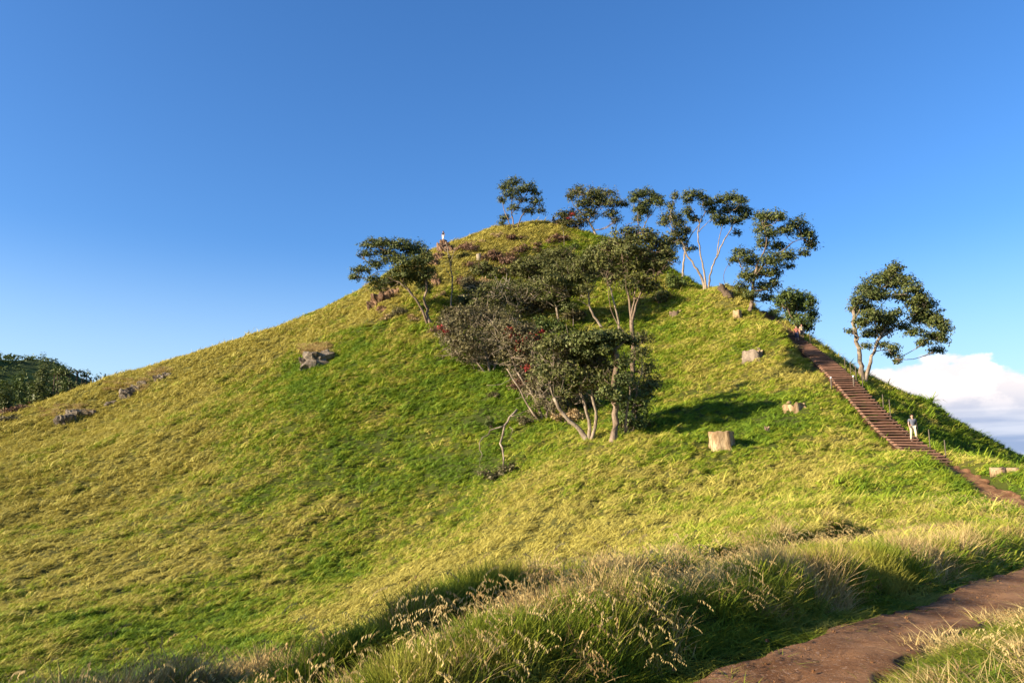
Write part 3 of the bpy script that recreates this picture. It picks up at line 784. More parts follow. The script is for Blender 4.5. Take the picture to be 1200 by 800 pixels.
build_tree('crest_tree', 'bent tree with a single pale trunk reaching left over the crest', 'tree', (798, 338), 0,
  [(.19,.11,[(798,338),(800,318,.2),(802,300),(803,288)]),(.10,.05,[(803,288),(808,278),(816,268),(820,262)]),(.09,.03,[(803,290),(796,280,-.4),(787,270),(781,262)]),(.06,.02,[(790,272),(785,256),(788,240),(791,230)])],
  [(791,231,4,5),(787,243,4,5),(787,256,12,6),(778,262,6,5),(795,263,9,6),(794,276,10,6),(787,284,9,5),(800,285,10,5),(808,292,8,3),(803,272,7,5)], 'leaf_olive', 'pale_bark', 1.1, .14, 5, group=GT, seed=8)
build_tree('crest_tree', 'tall tree on the crest whose three bare stems fan out from one foot', 'tree', (828, 340), 0,
  [(.20,.10,[(827,340),(822,325,.2),(814,312),(806,300),(801,290)]),(.16,.06,[(828,339),(825,318),(821,298),(818,278),(820,262),(827,248)]),(.16,.06,[(830,339),(833,318,-.3),(840,300),(849,282),(857,268),(862,258)]),
   (.09,.03,[(840,300),(842,285),(845,270),(848,258)]),(.07,.02,[(820,262),(812,248),(806,236)]),(.07,.02,[(819,272),(828,262),(838,252)]),(.06,.02,[(857,268),(856,252),(852,240)])],
  [(812,230,12,5),(806,236,6,4),(806,250,6,6),(814,258,8,4),(829,240,9,6),(834,248,7,6),(824,233,8,4),(845,236,9,5),(858,233,12,5),(868,237,8,5),(852,248,13,6),(868,247,9,6),(846,261,9,6),(860,260,11,5),(873,256,6,5),(863,274,5,3),(877,249,5,4),(838,256,6,4)],
  'leaf', 'pale_bark', 1.1, .14, 5, group=GT, seed=9)
build_tree('crest_tree', 'densely leaved tree at the top of the steps with a big bough to the right', 'tree', (880, 364), 0,
  [(.26,.14,[(879,365),(882,345,.2),(884,325),(888,308)]),(.12,.05,[(888,308),(895,296),(898,282),(896,265)]),(.12,.05,[(884,325),(892,314,-.5),(902,303),(915,295),(930,284),(940,280)]),(.08,.03,[(883,335),(876,322,-.4),(868,312),(864,300)]),(.05,.02,[(862,337,1),(850,333),(848,322),(852,312),(858,308)])],
  [(892,255,10,6),(905,256,12,6),(916,256,6,5),(893,268,10,7),(902,276,12,6),(895,288,8,6),(920,272,9,6),(934,266,12,7),(944,276,12,7),(951,288,8,7),(943,298,7,4),(870,299,10,6),(861,306,7,4),(880,308,12,7),(904,308,13,8),(922,302,11,7),(924,313,6,4),(905,322,10,7),(875,326,10,7),(890,322,10,7),(895,338,12,6),(880,348,10,5),(900,350,8,5),(868,338,8,5),(908,334,6,5),(912,290,9,6)],
  'leaf', 'bark', 1.15, .14, 5, group=GT, seed=10)
build_tree('round_tree', 'small rounded tree standing directly behind the walkers on the steps', 'tree', (938, 398), 1.5,
  [(.18,.10,[(936,400),(935,388,.1),(933,378)]),(.09,.03,[(933,380),(926,368),(920,355)]),(.09,.03,[(935,384),(942,370),(948,358)]),(.07,.02,[(934,380),(934,362),(931,350)])],
  [(915,352,9,6),(928,347,10,6),(941,350,10,6),(951,358,6,7),(922,361,10,6),(937,362,13,8),(952,372,6,8),(940,378,13,7),(926,372,9,6),(945,385,9,4),(914,358,5,4),(932,354,10,6)],
  'leaf_green', 'bark', 1.25, .13, 5, group=GT, seed=12)
build_tree('bonsai_like_shrub', 'tiny shrub with a ball of leaves on one stem above the upper steps', 'shrub', (909, 380), 3, [(.05,.03,[(907,382),(907,374),(907,368)])], [(907,366,6,3),(904,367,3,2),(910,367,3,2)], 'leaf_green', 'bark', 1.2, .12, 3, seed=13)
build_tree('lone_tree', 'lone tree with a V of two pale trunks right of the steps', 'tree', (1012, 449), 0,
  [(.25,.15,[(1011,450),(1011,436,.1),(1008,415),(1003,395),(1001,378),(1000,364)]),(.21,.10,[(1013,449),(1017,432,-.2),(1024,412),(1030,398),(1038,386)]),(.09,.03,[(1001,378),(1008,362),(1020,350),(1034,338)]),
   (.10,.03,[(1030,398),(1046,385,.3),(1064,372),(1080,365)]),(.07,.02,[(1030,398),(1026,380),(1030,362),(1045,345)]),(.05,.02,[(1024,412),(1040,410),(1048,420)]),(.05,.02,[(1064,372),(1078,385),(1092,396)])],
  [(1050,316,8,6),(1044,323,10,5),(1030,330,12,7),(1045,334,12,7),(1060,332,11,7),(1070,340,9,6),(1076,347,6,4),(1015,341,11,7),(1022,349,12,6),(1006,354,9,6),(1002,364,6,6),(1034,347,9,6),(1056,350,10,5),(1066,356,7,4),(1016,364,9,6),(1024,373,14,8),(1040,378,12,8),(1011,380,8,6),(1034,389,12,6),(1019,393,8,5),(997,390,4,3),(1050,368,7,4),
   (1079,352,9,7),(1086,360,10,7),(1075,365,9,6),(1090,371,10,7),(1078,376,11,7),(1096,380,11,7),(1106,388,7,8),(1094,396,11,5),(1104,399,7,4),(1072,391,9,5),(1084,402,8,4),(1097,411,7,4),(1060,384,7,4),(1046,408,6,4),(1046,416,7,5),(1052,424,4,3),(1014,406,5,3),(1033,404,6,3)],
  'leaf', 'pale_bark', 1.25, .115, 5, seed=14, depth=.8, shell=.4)

# the thicket on the face of the hill
build_tree('thicket_tree', 'tallest tree of the thicket, broad olive crown on an upright stem', 'tree', (745, 500), 3,
  [(.26,.17,[(741,503),(744,480,.2),(742,450),(741,420),(742,398),(740,375)]),(.13,.05,[(740,375),(737,352,.3),(733,330),(730,308),(728,292)]),(.12,.05,[(740,380),(748,350,-.3),(757,328),(765,306)]),(.09,.03,[(740,375),(744,345),(747,310),(745,285)]),
   (.07,.02,[(741,398),(727,385),(716,362),(712,335)]),(.05,.02,[(742,350),(756,348),(762,340),(768,330)])],
  [(740,275,17,7),(757,282,17,8),(772,292,13,8),(781,300,8,7),(728,287,15,8),(711,294,14,8),(700,305,12,7),(742,296,18,9),(760,304,15,9),(724,304,15,8),(746,314,14,8),(710,315,10,7),(765,318,12,7),(732,322,11,7),(752,328,12,7),(762,338,12,6),(738,334,9,6),(718,326,7,6),(776,310,9,6),(754,398,8,6),(750,416,8,7),(757,434,9,8),(762,452,9,8),(752,462,8,7)],
  'leaf_olive', 'bark', 1.0, .135, 6, group=GG, seed=21, depth=1.5, bare=2)
build_tree('thicket_tree', 'straight mossy trunk at the foot of the thicket under a flat dark crown', 'tree', (720, 516), 0,
  [(.27,.19,[(720,517),(721,495,.1),(720,470),(721,448),(722,430),(719,408)]),(.12,.05,[(719,412),(708,404),(694,400),(684,398)]),(.09,.04,[(720,410),(730,402),(738,398)]),(.10,.04,[(733,507,.6),(735,480,.4),(738,456),(734,436),(731,412)]),(.05,.02,[(721,455),(714,450),(708,444)])],
  [(700,398,16,7),(715,396,15,7),(688,396,12,6),(728,397,12,6),(706,405,16,5),(680,402,10,5),(738,402,8,4),(704,412,14,7),(688,410,11,7),(729,428,8,7),(731,446,8,8),(712,462,8,7),(726,470,7,7)], 'leaf', 'bark', 1.5, .13, 5, group=GG, seed=22)
build_tree('thicket_tree', 'pale forked stem wound with dark ivy at the right of the thicket', 'tree', (731, 512), 1.5,
  [(.17,.10,[(732,512),(736,495,.1),(743,475),(746,462)]),(.07,.03,[(746,462),(745,450),(741,438)]),(.07,.03,[(746,463),(748,450),(752,436),(752,420)])],
  [(733,492,8,12),(741,472,8,12),(738,452,8,10),(728,478,5,10),(750,482,8,9),(730,508,6,4),(746,500,8,6),(755,470,6,7)], 'leaf_green', 'pale_bark', 1.0, .13, 3, group=GG, seed=23)
build_tree('thicket_tree', 'tree with a curved pale trunk rising from the slope behind the thicket', 'tree', (708, 386), 0,
  [(.17,.12,[(709,386),(699,375,.1),(692,363),(690,350),(689,338)]),(.08,.03,[(689,338),(682,328),(670,322)]),(.09,.03,[(690,345),(698,330),(702,315)]),(.06,.02,[(691,360),(680,352),(668,348)]),(.06,.02,[(690,350),(684,340),(680,330)])],
  [(686,312,14,9),(670,318,14,9),(656,322,13,9),(645,330,12,8),(662,334,14,8),(680,328,13,8),(694,322,11,8),(650,342,12,7),(668,344,13,7),(638,338,9,7),(684,340,8,5)], 'leaf_olive', 'pale_bark', .9, .15, 6, group=GG, seed=24, bare=2, depth=1.3)
build_tree('thicket_tree', 'thin straight pale stem standing between the two big crowns', 'tree', (727, 390), 0,
  [(.15,.09,[(727,391),(723,370,.1),(719,352),(716,338)]),(.06,.02,[(716,340),(710,325),(704,312)])], [(707,312,10,7),(716,322,8,6)], 'leaf_olive', 'pale_bark', .9, .15, 4, group=GG, seed=25)
build_tree('thicket_tree', 'short pale trunk under a small dark cap of leaves in the upper thicket', 'tree', (655, 382), 0,
  [(.19,.12,[(655,382),(653,368,.1),(650,354)]),(.08,.03,[(651,360),(660,356),(668,360)]),(.07,.03,[(651,360),(642,354),(636,352)]),(.10,.05,[(671,378,-1),(672,366),(669,356)])],
  [(660,356,9,5),(668,361,7,4),(648,349,9,5),(640,351,8,4)], 'leaf', 'pale_bark', 1.3, .15, 4, group=GG, seed=26)
build_tree('thicket_tree', 'low spreading tree with three light stems splaying from the foot of the thicket', 'tree', (688, 516), 0,
  [(.20,.12,[(687,517),(681,504,.1),(668,492),(656,478),(649,466)]),(.17,.09,[(689,515),(691,500),(688,484),(682,468),(678,452)]),(.16,.08,[(691,515),(697,500,-.2),(698,482),(693,464),(694,446)]),(.08,.03,[(649,466),(645,450),(650,432)]),(.08,.03,[(678,452),(670,435),(664,418)]),(.08,.03,[(694,446),(688,430),(680,415)])],
  [(664,400,17,9),(650,408,15,9),(680,408,13,9),(642,422,13,9),(660,418,16,9),(676,424,15,9),(692,432,12,9),(652,434,14,8),(668,440,15,8),(684,448,13,7),(700,448,10,8),(645,450,11,8),(662,458,12,6),(702,462,9,6),(690,424,15,9),(706,418,13,8),(716,434,10,8),(702,440,11,8),(724,448,8,7),(668,462,12,7),(640,438,11,8)],
  'leaf_olive', 'pale_bark', .95, .13, 6, group=GG, seed=27, bare=3, depth=1.5)
build_tree('thicket_tree', 'many stemmed greyish tree dotted with dark red flowers left of the thicket', 'tree', (639, 502), 2,
  [(.16,.08,[(638,504),(634,485,.1),(626,466),(616,450),(606,436)]),(.14,.07,[(640,503),(641,482),(638,462),(634,444)]),(.12,.06,[(636,503),(630,490,-.5),(618,474),(610,458),(601,444),(594,432)]),(.11,.05,[(642,503),(648,486),(650,468),(646,450)]),(.07,.03,[(606,436),(600,420),(592,405)]),(.07,.03,[(634,444),(626,425),(618,405)])],
  [(588,384,15,10),(603,390,15,10),(618,392,13,10),(592,402,15,10),(608,408,15,10),(624,408,13,10),(598,420,14,9),(614,424,14,9),(630,424,12,9),(622,438,13,8),(608,438,11,8),(636,440,12,8),(630,454,12,7),(642,460,10,8),(650,474,7,8),(636,474,9,7),(622,460,8,6)],
  'leaf_grey', 'pale_bark', .62, .125, 6, group=GG, seed=28, bare=4, depth=1.7,
  flowers=[(600,393,5,3),(607,404,4,4),(614,398,5,3),(625,394,6,4),(631,400,5,3),(607,410,3,3),(618,432,4,4),(622,447,3,3),(598,386,4,3),(636,389,4,3)])
build_tree('thicket_tree', 'wide grey brown tangle of twigs and leaves at the left edge of the thicket', 'tree', (572, 436), 0,
  [(.14,.07,[(574,440),(572,425,.1),(568,410),(562,395)]),(.12,.05,[(576,440),(582,422),(586,404),(584,385)]),(.11,.05,[(571,440),(560,426,-.3),(548,412),(538,398)]),(.07,.03,[(568,410),(574,392),(576,372)]),(.05,.02,[(548,412),(536,408),(524,400)])],
  [(526,380,10,8),(524,394,8,8),(534,402,12,9),(540,384,14,9),(548,370,14,8),(552,396,14,10),(550,412,14,8),(566,380,15,10),(568,398,15,10),(568,416,14,8),(583,372,13,9),(584,390,12,10),(584,410,12,9),(576,425,11,6),(558,424,12,5),(534,416,10,6),(562,366,12,7)],
  'leaf_grey', 'pale_bark', .62, .14, 6, group=GG, seed=29, bare=4, depth=2.2, flowers=[(517,384,3,3),(522,388,3,2),(560,410,3,3),(590,396,4,3)])
build_tree('thicket_tree', 'leafless looking pale branching tree standing up in the upper thicket', 'tree', (592, 372), 0,
  [(.15,.07,[(592,374),(590,358,.1),(588,345),(587,332)]),(.08,.03,[(588,345),(583,334),(580,324)]),(.07,.02,[(588,340),(593,330),(594,320)]),(.07,.02,[(590,358),(600,348),(608,340)]),(.07,.02,[(591,364),(580,354),(568,342)]),(.10,.04,[(612,374),(608,360),(605,345)]),(.07,.02,[(608,360),(616,352),(622,344)])],
  [(560,346,14,7),(578,340,13,7),(596,338,13,7),(612,342,12,7),(626,338,12,8),(604,352,13,8),(586,354,13,8),(568,358,13,8),(620,356,12,8),(636,350,10,8),(628,366,11,7),(602,366,11,7)],
  'leaf_olive', 'dead_wood', .5, .14, 5, group=GG, seed=30, bare=6, depth=1.5)
build_tree('thicket_tree', 'dark low crowned tree just under the brown scrub near the summit', 'tree', (640, 338), 0,
  [(.14,.08,[(640,340),(638,328,.1),(634,316)]),(.07,.03,[(636,322),(646,312),(656,305)]),(.07,.03,[(636,322),(624,316),(614,312)])],
  [(654,298,13,6),(640,303,13,6),(626,308,13,6),(612,314,11,6),(636,314,14,6),(652,310,13,6),(624,322,12,6),(666,304,10,6),(642,325,12,6),(606,322,9,5)], 'leaf_olive', 'bark', .9, .15, 5, group=GG, seed=31, bare=2, depth=1.4)

# ---------------------------------------------------------------- scrub
def shrub(name, label, px, py, rx, ry, mat, dens=1.0, leaf=.14, n=7, seed=0, cat='shrub', stems='bark', group=None):
    b = site(px, py + ry * .8); mpp = b.y / FPX; g = np.random.default_rng(seed + 500)
    if group == 'undergrowth bushes filling the thicket': rx *= 1.4; ry *= 1.6
    elif mat == 'leaf_brown': rx *= 1.35; ry *= 1.35
    root = empty(name, b, label, cat, group)
    mb = MB(); F = []
    for k in range(n):
        ex = g.uniform(-1, 1) * rx * mpp * .75; ey = g.uniform(-.5, .7) * rx * mpp * .6
        X, Y = b.x + ex, b.y + ey; zz = h1(X, Y); hz = ry * mpp * g.uniform(.7, 1.3) * (1 - .4 * abs(ex) / (rx * mpp))
        C = np.array([X, Y, zz + hz * .75]); rad = np.array([rx * mpp * .42, rx * mpp * .36, hz * .75])
        for q in range(5):
            e = C + g.normal(size=3) * rad * .6; mb.tube([(b.x + ex * .5, b.y + ey * .5, h1(b.x + ex * .5, b.y + ey * .5) - .1), ((b.x + X) / 2, Y, (b.z + C[2]) / 2 + .2), e], .035, .012, 4, .6)
        F.append(leaves(C, rad, int(dens * math.pi * rad[0] * rad[2] / leaf ** 2 * 2.6), leaf, seed=seed * 31 + k, shell=.4))
    mb.build('stems', M[stems], root); V = np.vstack(F); mesh_np('foliage', V, quads(V), M[mat], root, kind='stuff')
    return root
SC = 'scrub bushes on the upper face of the hill'
for k, (lab, px, py, rx, ry, mt) in enumerate([
  ('dark red brown scrub just left of the thicket top', 598, 306, 15, 6, 'leaf_brown'), ('red brown scrub nearest the small standing stump', 574, 303, 12, 6, 'leaf_brown'),
  ('blackish brown clump right under the summit turf', 652, 282, 11, 6, 'leaf_brown'), ('tan dead bracken between the brown scrub and the pale branches', 588, 318, 13, 7, 'leaf_tan'),
  ('purplish brown low patch right of the dead sapling', 548, 331, 10, 6, 'leaf_brown'), ('reddish brown scrub on the turf right of the lookout rock', 548, 292, 12, 5, 'leaf_brown'), ('dark brown scrub in the middle of the summit face', 618, 292, 14, 5, 'leaf_brown'), ('brown scrub below the lone airy summit tree', 603, 279, 10, 4, 'leaf_brown'), ('brown scrub left of the tan dead bracken', 560, 314, 13, 5, 'leaf_brown'),
  ('straw coloured tuft against the rock left of the dead sapling', 508, 325, 9, 9, 'leaf_tan'),
  ('grey green low bush below the windswept tree', 470, 364, 16, 6, 'leaf_grey'), ('grey green bush at the foot of the dead sapling', 524, 374, 14, 9, 'leaf_grey'),
  ('dull green bush left of the tangle of twigs', 545, 352, 14, 8, 'leaf_olive'), ('small bush below the rock the lookout stands on', 541, 299, 9, 5, 'leaf_olive'),
  ('dark green bush beside the thin sapling under the summit', 671, 290, 9, 6, 'leaf_green'), ('red brown bush at the foot of the windswept tree', 520, 388, 12, 5, 'leaf_brown'),
  ('dark evergreen bush low on the open slope left of the dead branch', 577, 495, 8, 8, 'leaf_green'), ('pale grey twiggy tuft below the tangle of twigs', 577, 462, 8, 5, 'leaf_grey'),
  ('dry tan undergrowth between the stems of the thicket', 662, 488, 20, 12, 'leaf_tan'), ('brown undergrowth beside the mossy trunk', 740, 498, 13, 9, 'leaf_grey'),
  ('red rust coloured bush on the crest between the summit trees', 664, 262, 14, 6, 'leaf_brown'), ('grey undergrowth at the feet of the greyish tree', 622, 488, 14, 9, 'leaf_grey'),
  ('dark green bush in the shade under the olive tree', 690, 470, 16, 11, 'leaf_green')]):
    shrub('bush', lab, px, py, rx, ry, mt, .8 if mt == 'leaf_tan' else 1.0, .14 if py < 400 else .11, 6, k, group=SC)
build_tree('thin_sapling', 'thin pale sapling standing alone on the green turf below the summit', 'sapling', (661, 290), 0, [(.06,.03,[(661,291),(661,280),(660,270)])], [(660,268,3,3)], 'leaf_olive', 'pale_bark', .5, .12, 3, seed=41)
build_tree('crest_bush', 'leafy bush hanging against the sky behind the right of the thicket', 'tree', (776, 312), 3, [(.10,.06,[(778,314),(780,304),(782,296)])], [(782,296,9,7),(786,304,7,6),(776,302,8,6)], 'leaf', 'bark', 1.1, .14, 4, seed=42)

UG = 'undergrowth bushes filling the thicket'
for k, (lab, px, py, rx, ry, mt) in enumerate([
  ('olive bush right of the tan bracken', 612, 318, 14, 8, 'leaf_olive'), ('dark olive bush directly under the brown scrub', 570, 320, 14, 8, 'leaf_olive'), ('grey bush left of the pale leafless branches', 556, 340, 15, 9, 'leaf_grey'),
  ('olive bush behind the pale leafless branches', 603, 338, 16, 9, 'leaf_olive'), ('grey bush between the pale branches and the short pale trunk', 628, 360, 16, 10, 'leaf_grey'), ('olive bush below the dark low crowned tree', 650, 345, 14, 9, 'leaf_olive'),
  ('grey brown bush at the left rim of the thicket', 535, 372, 13, 10, 'leaf_grey'), ('grey brown bush in the middle of the left thicket', 560, 375, 16, 11, 'leaf_grey'), ('olive brown bush below the pale leafless branches', 590, 380, 16, 11, 'leaf_olive'),
  ('brown bush under the curved pale trunk', 672, 372, 13, 8, 'leaf_grey'), ('dark bush right of the short pale trunk', 640, 385, 16, 9, 'leaf_green'), ('grey bush low in the left of the thicket', 545, 408, 15, 10, 'leaf_grey'),
  ('brownish bush low in the centre of the left thicket', 585, 412, 18, 11, 'leaf_grey'), ('dark brown bush behind the red flowers', 617, 408, 16, 11, 'leaf_brown'), ('olive bush behind the flat dark crown', 690, 410, 14, 9, 'leaf_olive'),
  ('deep green bush at the right foot of the mossy trunk', 752, 498, 10, 5, 'leaf_green'),
  ('dull bush between the three light stems', 672, 470, 16, 11, 'leaf_grey'), ('grey bush behind the many stemmed tree', 640, 455, 17, 12, 'leaf_grey'), ('brown bush left of the many stemmed tree', 612, 455, 11, 9, 'leaf_brown'),
  ('dark leafy bush in front of the summit turf, right', 700, 300, 14, 8, 'leaf_olive'), ('dark shaded bush on the right slope of the thicket', 790, 335, 12, 8, 'leaf_green'), ('low olive bush on the shaded slope under the tall crown', 775, 352, 13, 6, 'leaf_olive')]):
    shrub('bush', lab, px, py, rx, ry, mt, 1.1, .15 if py < 400 else .12, 6, 100 + k, group=UG)
for k, (lab, px, py, rx, ry) in enumerate([('tawny tussock left of the lookout rock', 492, 312, 9, 5), ('tawny tussock under the windswept tree trunk', 488, 372, 12, 5), ('tawny tussock between rock and dead sapling', 515, 345, 8, 6), ('tawny grass bank right of the lookout rock', 556, 285, 14, 4),
   ('tawny grass below the small standing stump', 566, 330, 12, 5), ('tawny grass on the brow left of the summit tree', 584, 276, 12, 4), ('tawny tussock on the slope left of the windswept tree foot', 455, 372, 10, 4)]):
    shrub('dry_tussock', lab, px, py, rx, ry, 'leaf_tan', .7, .13, 5, 200 + k, cat='dry grass', group='tawny tussocks on the summit face')
# fallen dead limb
def dead_branch():
    b = site(585, 560, 40, 90); D = b.y
    root = empty('fallen_branch', b, 'bleached dead branch hanging from the thicket with dry leaves at its tip', 'branch')
    def line(name, pts, r0, r1):
        mb = MB(); W_ = []
        for px, py in pts:
            s = site(px, py, 40, 110); q = at(px, py, D + (555 - py) * .055); q[2] = max(q[2], h1(q[0], q[1]) + .08); W_.append(q)
        W_ = np.array(W_); Q_ = np.vstack([W_[i] + (W_[i + 1] - W_[i]) * t for i in range(len(W_) - 1) for t in (0, .5)] + [W_[-1]]); gg_ = np.random.default_rng(len(W_)); Q_[1:-1] += gg_.normal(size=(len(Q_) - 2, 3)) * .09
        mb.tube(Q_, r0, r1, 6, None, .25); mb.build(name, M['pale_bark'], root)
    line('limb', [(606,480),(598,488),(592,499),(588,510),(589,525),(591,540),(592,552)], .11, .06)
    line('branch', [(592,499),(580,502),(570,508),(564,517),(562,528)], .07, .03)
    line('branch', [(598,488),(608,486),(618,480)], .04, .02); line('branch', [(597,500),(600,508),(602,516)], .03, .015); line('branch', [(562,526),(563,540),(566,550)], .02, .01)
    line('branch', [(600,443),(588,450),(570,451)], .03, .015)
    F = []
    for k, (px, py, rx, ry) in enumerate([(578,560,12,6),(590,553,12,7),(598,548,6,6),(585,565,9,4),(568,555,9,4)]):
        C = at(px, py, D); C[2] = max(C[2], h1(C[0], C[1]) + .25); F.append(leaves(C, np.array([rx, rx * .7, ry]) * D / FPX, 170, .12, seed=900 + k))
    V = np.vstack(F); mesh_np('dry_leaves', V, quads(V), M['leaf_grey'], root, kind='stuff')
dead_branch()

# ---------------------------------------------------------------- stumps, logs, rocks
def stump(name, label, px, py, wpx, hpx, mat, cat='stump', seed=0, k=26, jag=.14, lean=0.0, group=None, depth=None):
    b = site(px, py); mpp = b.y / FPX; r = wpx * mpp / 2; h = hpx * mpp; g = np.random.default_rng(seed + 50)
    root = empty(name, b, label, cat, group)
    zmin = min(h1(b.x + r * c, b.y + r * s) for c, s in ((1, 0), (-1, 0), (0, 1), (0, -1)))
    V = []; F = []; nz = 7; prof = 1 + .06 * np.sin(np.arange(k) * 2 * math.pi / k * 5 + seed) + .06 * g.normal(size=k)
    topj = np.abs(g.normal(size=k)) * jag * h; z0 = min(b.z, zmin) - .2
    for j in range(nz):
        t = j / (nz - 1)
        for i in range(k):
            th = 2 * math.pi * i / k; fl = 1 + .22 * (1 - t) ** 3
            rr = r * .92 * (1 + (prof[i] - 1) * (1.25 - .5 * t)) * fl * (1 + .03 * g.normal())
            V.append((b.x + rr * math.cos(th) + lean * t * h, b.y + rr * math.sin(th) * (depth or 1), z0 + t * (b.z + h - z0) - topj[i] * t))
    for j in range(nz - 1):
        for i in range(k): F.append((j * k + i, j * k + (i + 1) % k, (j + 1) * k + (i + 1) % k, (j + 1) * k + i))
    # the cut top: a slightly dished ring and a ragged centre
    c0 = len(V); top = np.array(V[(nz - 1) * k:])
    cen = top.mean(0)
    T = [tuple(cen + (p - cen) * .55 + [0, 0, -.05 * h + .04 * g.normal() * h]) for p in top]
    V += T; V.append(tuple(cen - [0, 0, .12 * h]))
    for i in range(k):
        F.append(((nz - 1) * k + i, (nz - 1) * k + (i + 1) % k, c0 + (i + 1) % k, c0 + i)); F.append((c0 + i, c0 + (i + 1) % k, c0 + k))
    mesh_np('stump_wood', np.array(V), F[: (nz - 1) * k], M[mat], root, True)
    mesh_np('cut_face', np.array(V), F[(nz - 1) * k:], M['stump_wood'], root, False)
    # buttress roots running into the turf
    for q in range(4):
        th = 2 * math.pi * (q + g.uniform(0, .6)) / 4; p = []
        for t in (0.7, 0.98, 1.25): 
            X = b.x + r * t * math.cos(th); Y = b.y + r * t * math.sin(th); p.append((X, Y, h1(X, Y) + (.16 * h if t < .8 else .03 if t < 1.1 else -.12)))
        mb = MB(); mb.tube(p, r * .22, r * .08, 6, .15, .3); mb.build('root', M[mat], root)
    return root
SG = 'tree stumps left on the grassy slope'
stump('tree_stump', 'big pale sunlit stump low on the slope right of the thicket', 846, 523, 30, 17, 'stump_wood', seed=1, group=SG, jag=.05)
stump('tree_stump', 'wide low grey stump beside the upper steps', 883, 418, 26, 7, 'grey_stump', seed=2, group=SG, jag=.3)
stump('tree_stump', 'small square pale stump near the top of the steps', 864, 372, 11, 8, 'stump_wood', seed=3, group=SG, jag=.08)
stump('tree_stump', 'broad flat stump almost sunk in the turf halfway down the slope', 930, 479, 27, 6, 'stump_wood', seed=4, group=SG, jag=.5)
stump('tree_stump', 'dark low stump in the turf below the crest', 792, 368, 16, 4, 'dark_bark', seed=5, group=SG, jag=.5)
stump('tree_stump', 'little dark post like stump between two bigger stumps', 899, 506, 6, 7, 'dark_bark', seed=6, group=SG, jag=.6)
stump('tree_stump', 'small standing stump against the brown scrub near the summit', 561, 304, 6, 9, 'dead_wood', seed=7, group=SG, jag=.5)
# the cream log and block at the right edge
def log_right():
    b = site(1175, 549, 40, 70); root = empty('felled_log', b, 'cream coloured felled log lying in the grass at the right edge', 'log')
    a = at(1159, 545, b.y); c = at(1194, 548, b.y - .6); a[2] = c[2] = (h1(a[0], a[1]) + h1(c[0], c[1])) / 2 + .22
    t = (c - a)
    mb = MB(); mb.tube([a, a + t * .25, a + t * .5, a + t * .75, c], .27, .25, 12, .2, .1); mb.build('log_wood', M['stump_wood'], root, True)
    mb = MB(); mb.tube([a + t * .42, a + t * .53], .29, .285, 12, None, .05); mb.build('bark_band', M['dark_bark'], root, True)
    mb = MB(); mb.tube([a + t * .3, a + t * .3 + [0.05, -.3, .22]], .07, .04, 7, None, .1); mb.build('branch_stub', M['dark_bark'], root, True)
log_right()
# uprooted dark root plate against the sky
def root_plate():
    b = site(850, 349); root = empty('root_plate', b, 'dark uprooted stump with twisted roots on the crest beside the tall tree', 'stump')
    mpp = b.y / FPX; g = np.random.default_rng(77); mb = MB()
    p0 = np.array(b) + [0, 0, -.2]
    mb.tube([p0 + [.45, 0, 0], p0 + [.3, 0, .6], p0 + [-.1, 0, 1.1], p0 + [-.7, 0, 1.75]], .62, .40, 9, .2, .5); mb.build('root_wood', M['dark_bark'], root)
    for k in range(9):
        s = p0 + [g.uniform(-.7, .4), 0, g.uniform(.6, 1.7)]; e = s + [g.uniform(-.3, .9), g.uniform(-.4, .4), g.uniform(.1, .55)]
        mb = MB(); mb.tube([s, (s + e) / 2 + g.normal(size=3) * .1, e], .09, .03, 6, .2, .2); mb.build('root', M['bark'], root)
    mb = MB(); mb.tube([p0 + [0, 0, .5], p0 + [.9, .2, .9], p0 + [1.6, .3, .8]], .10, .04, 6, .2, .2); mb.build('root', M['bark'], root)
root_plate()

def rock_mesh(c, rad, seed, sub=3, rough=.28, blocky=.5):
    g = np.random.default_rng(seed); n1_, n2_ = 14, 22; V = []; F = []
    for i in range(n1_ + 1):
        ph = math.pi * i / n1_
        for j in range(n2_):
            th = 2 * math.pi * j / n2_; d = np.array([math.sin(ph) * math.cos(th), math.sin(ph) * math.sin(th), math.cos(ph)])
            q = d / (np.abs(d).max() ** blocky)
            f = 1 + rough * 2 * (vnoise(np.array([d[0] * 1.7 + seed]), np.array([d[1] * 1.7 + d[2] * 2.1]), 5)[0]) + rough * (vnoise(np.array([d[0] * 4.3 + seed + d[2] * 3]), np.array([d[1] * 4.3]), 9)[0]) + rough * .35 * g.normal() * .4
            V.append(np.array(c) + q * f * np.array(rad) * .82)
    for i in range(n1_):
        for j in range(n2_): F.append((i * n2_ + j, (i + 1) * n2_ + j, (i + 1) * n2_ + (j + 1) % n2_, i * n2_ + (j + 1) % n2_))
    return np.array(V), F
def rocks(name, label, lst, mat, cat='rock', seed=0, depth=1.0, grass=0, lift=.25):
    """lst of (px, py, rx, ry) stones of one outcrop"""
    b = site(lst[0][0], lst[0][1] + lst[0][3] * .5); root = empty(name, b, label, cat)
    for k, (px, py, rx, ry, *lf) in enumerate(lst):
        lift_ = lf[0] if lf else lift
        s = site(px, py + ry * .6); mpp = s.y / FPX
        C = np.array([s.x, s.y + rx * mpp * .25, s.z + ry * mpp * lift_])
        V, F = rock_mesh(C, (rx * mpp, max(rx, ry) * mpp * .8 * depth, ry * mpp * 1.15), seed + k, blocky=.8, rough=.34)
        mesh_np('stone', V, F, M[mat], root, False)
    return root
rocks('boulder', 'single large shaggy grey boulder on the open left slope', [(370,421,21,12),(360,425,11,9),(383,416,10,7)], 'rock', seed=3)
rocks('rock_outcrop', 'grey rocks breaking out of the dry grass at the far left', [(72,492,9,8),(85,486,10,7),(98,484,9,5),(106,483,6,5)], 'rock', seed=9, cat='rocks')
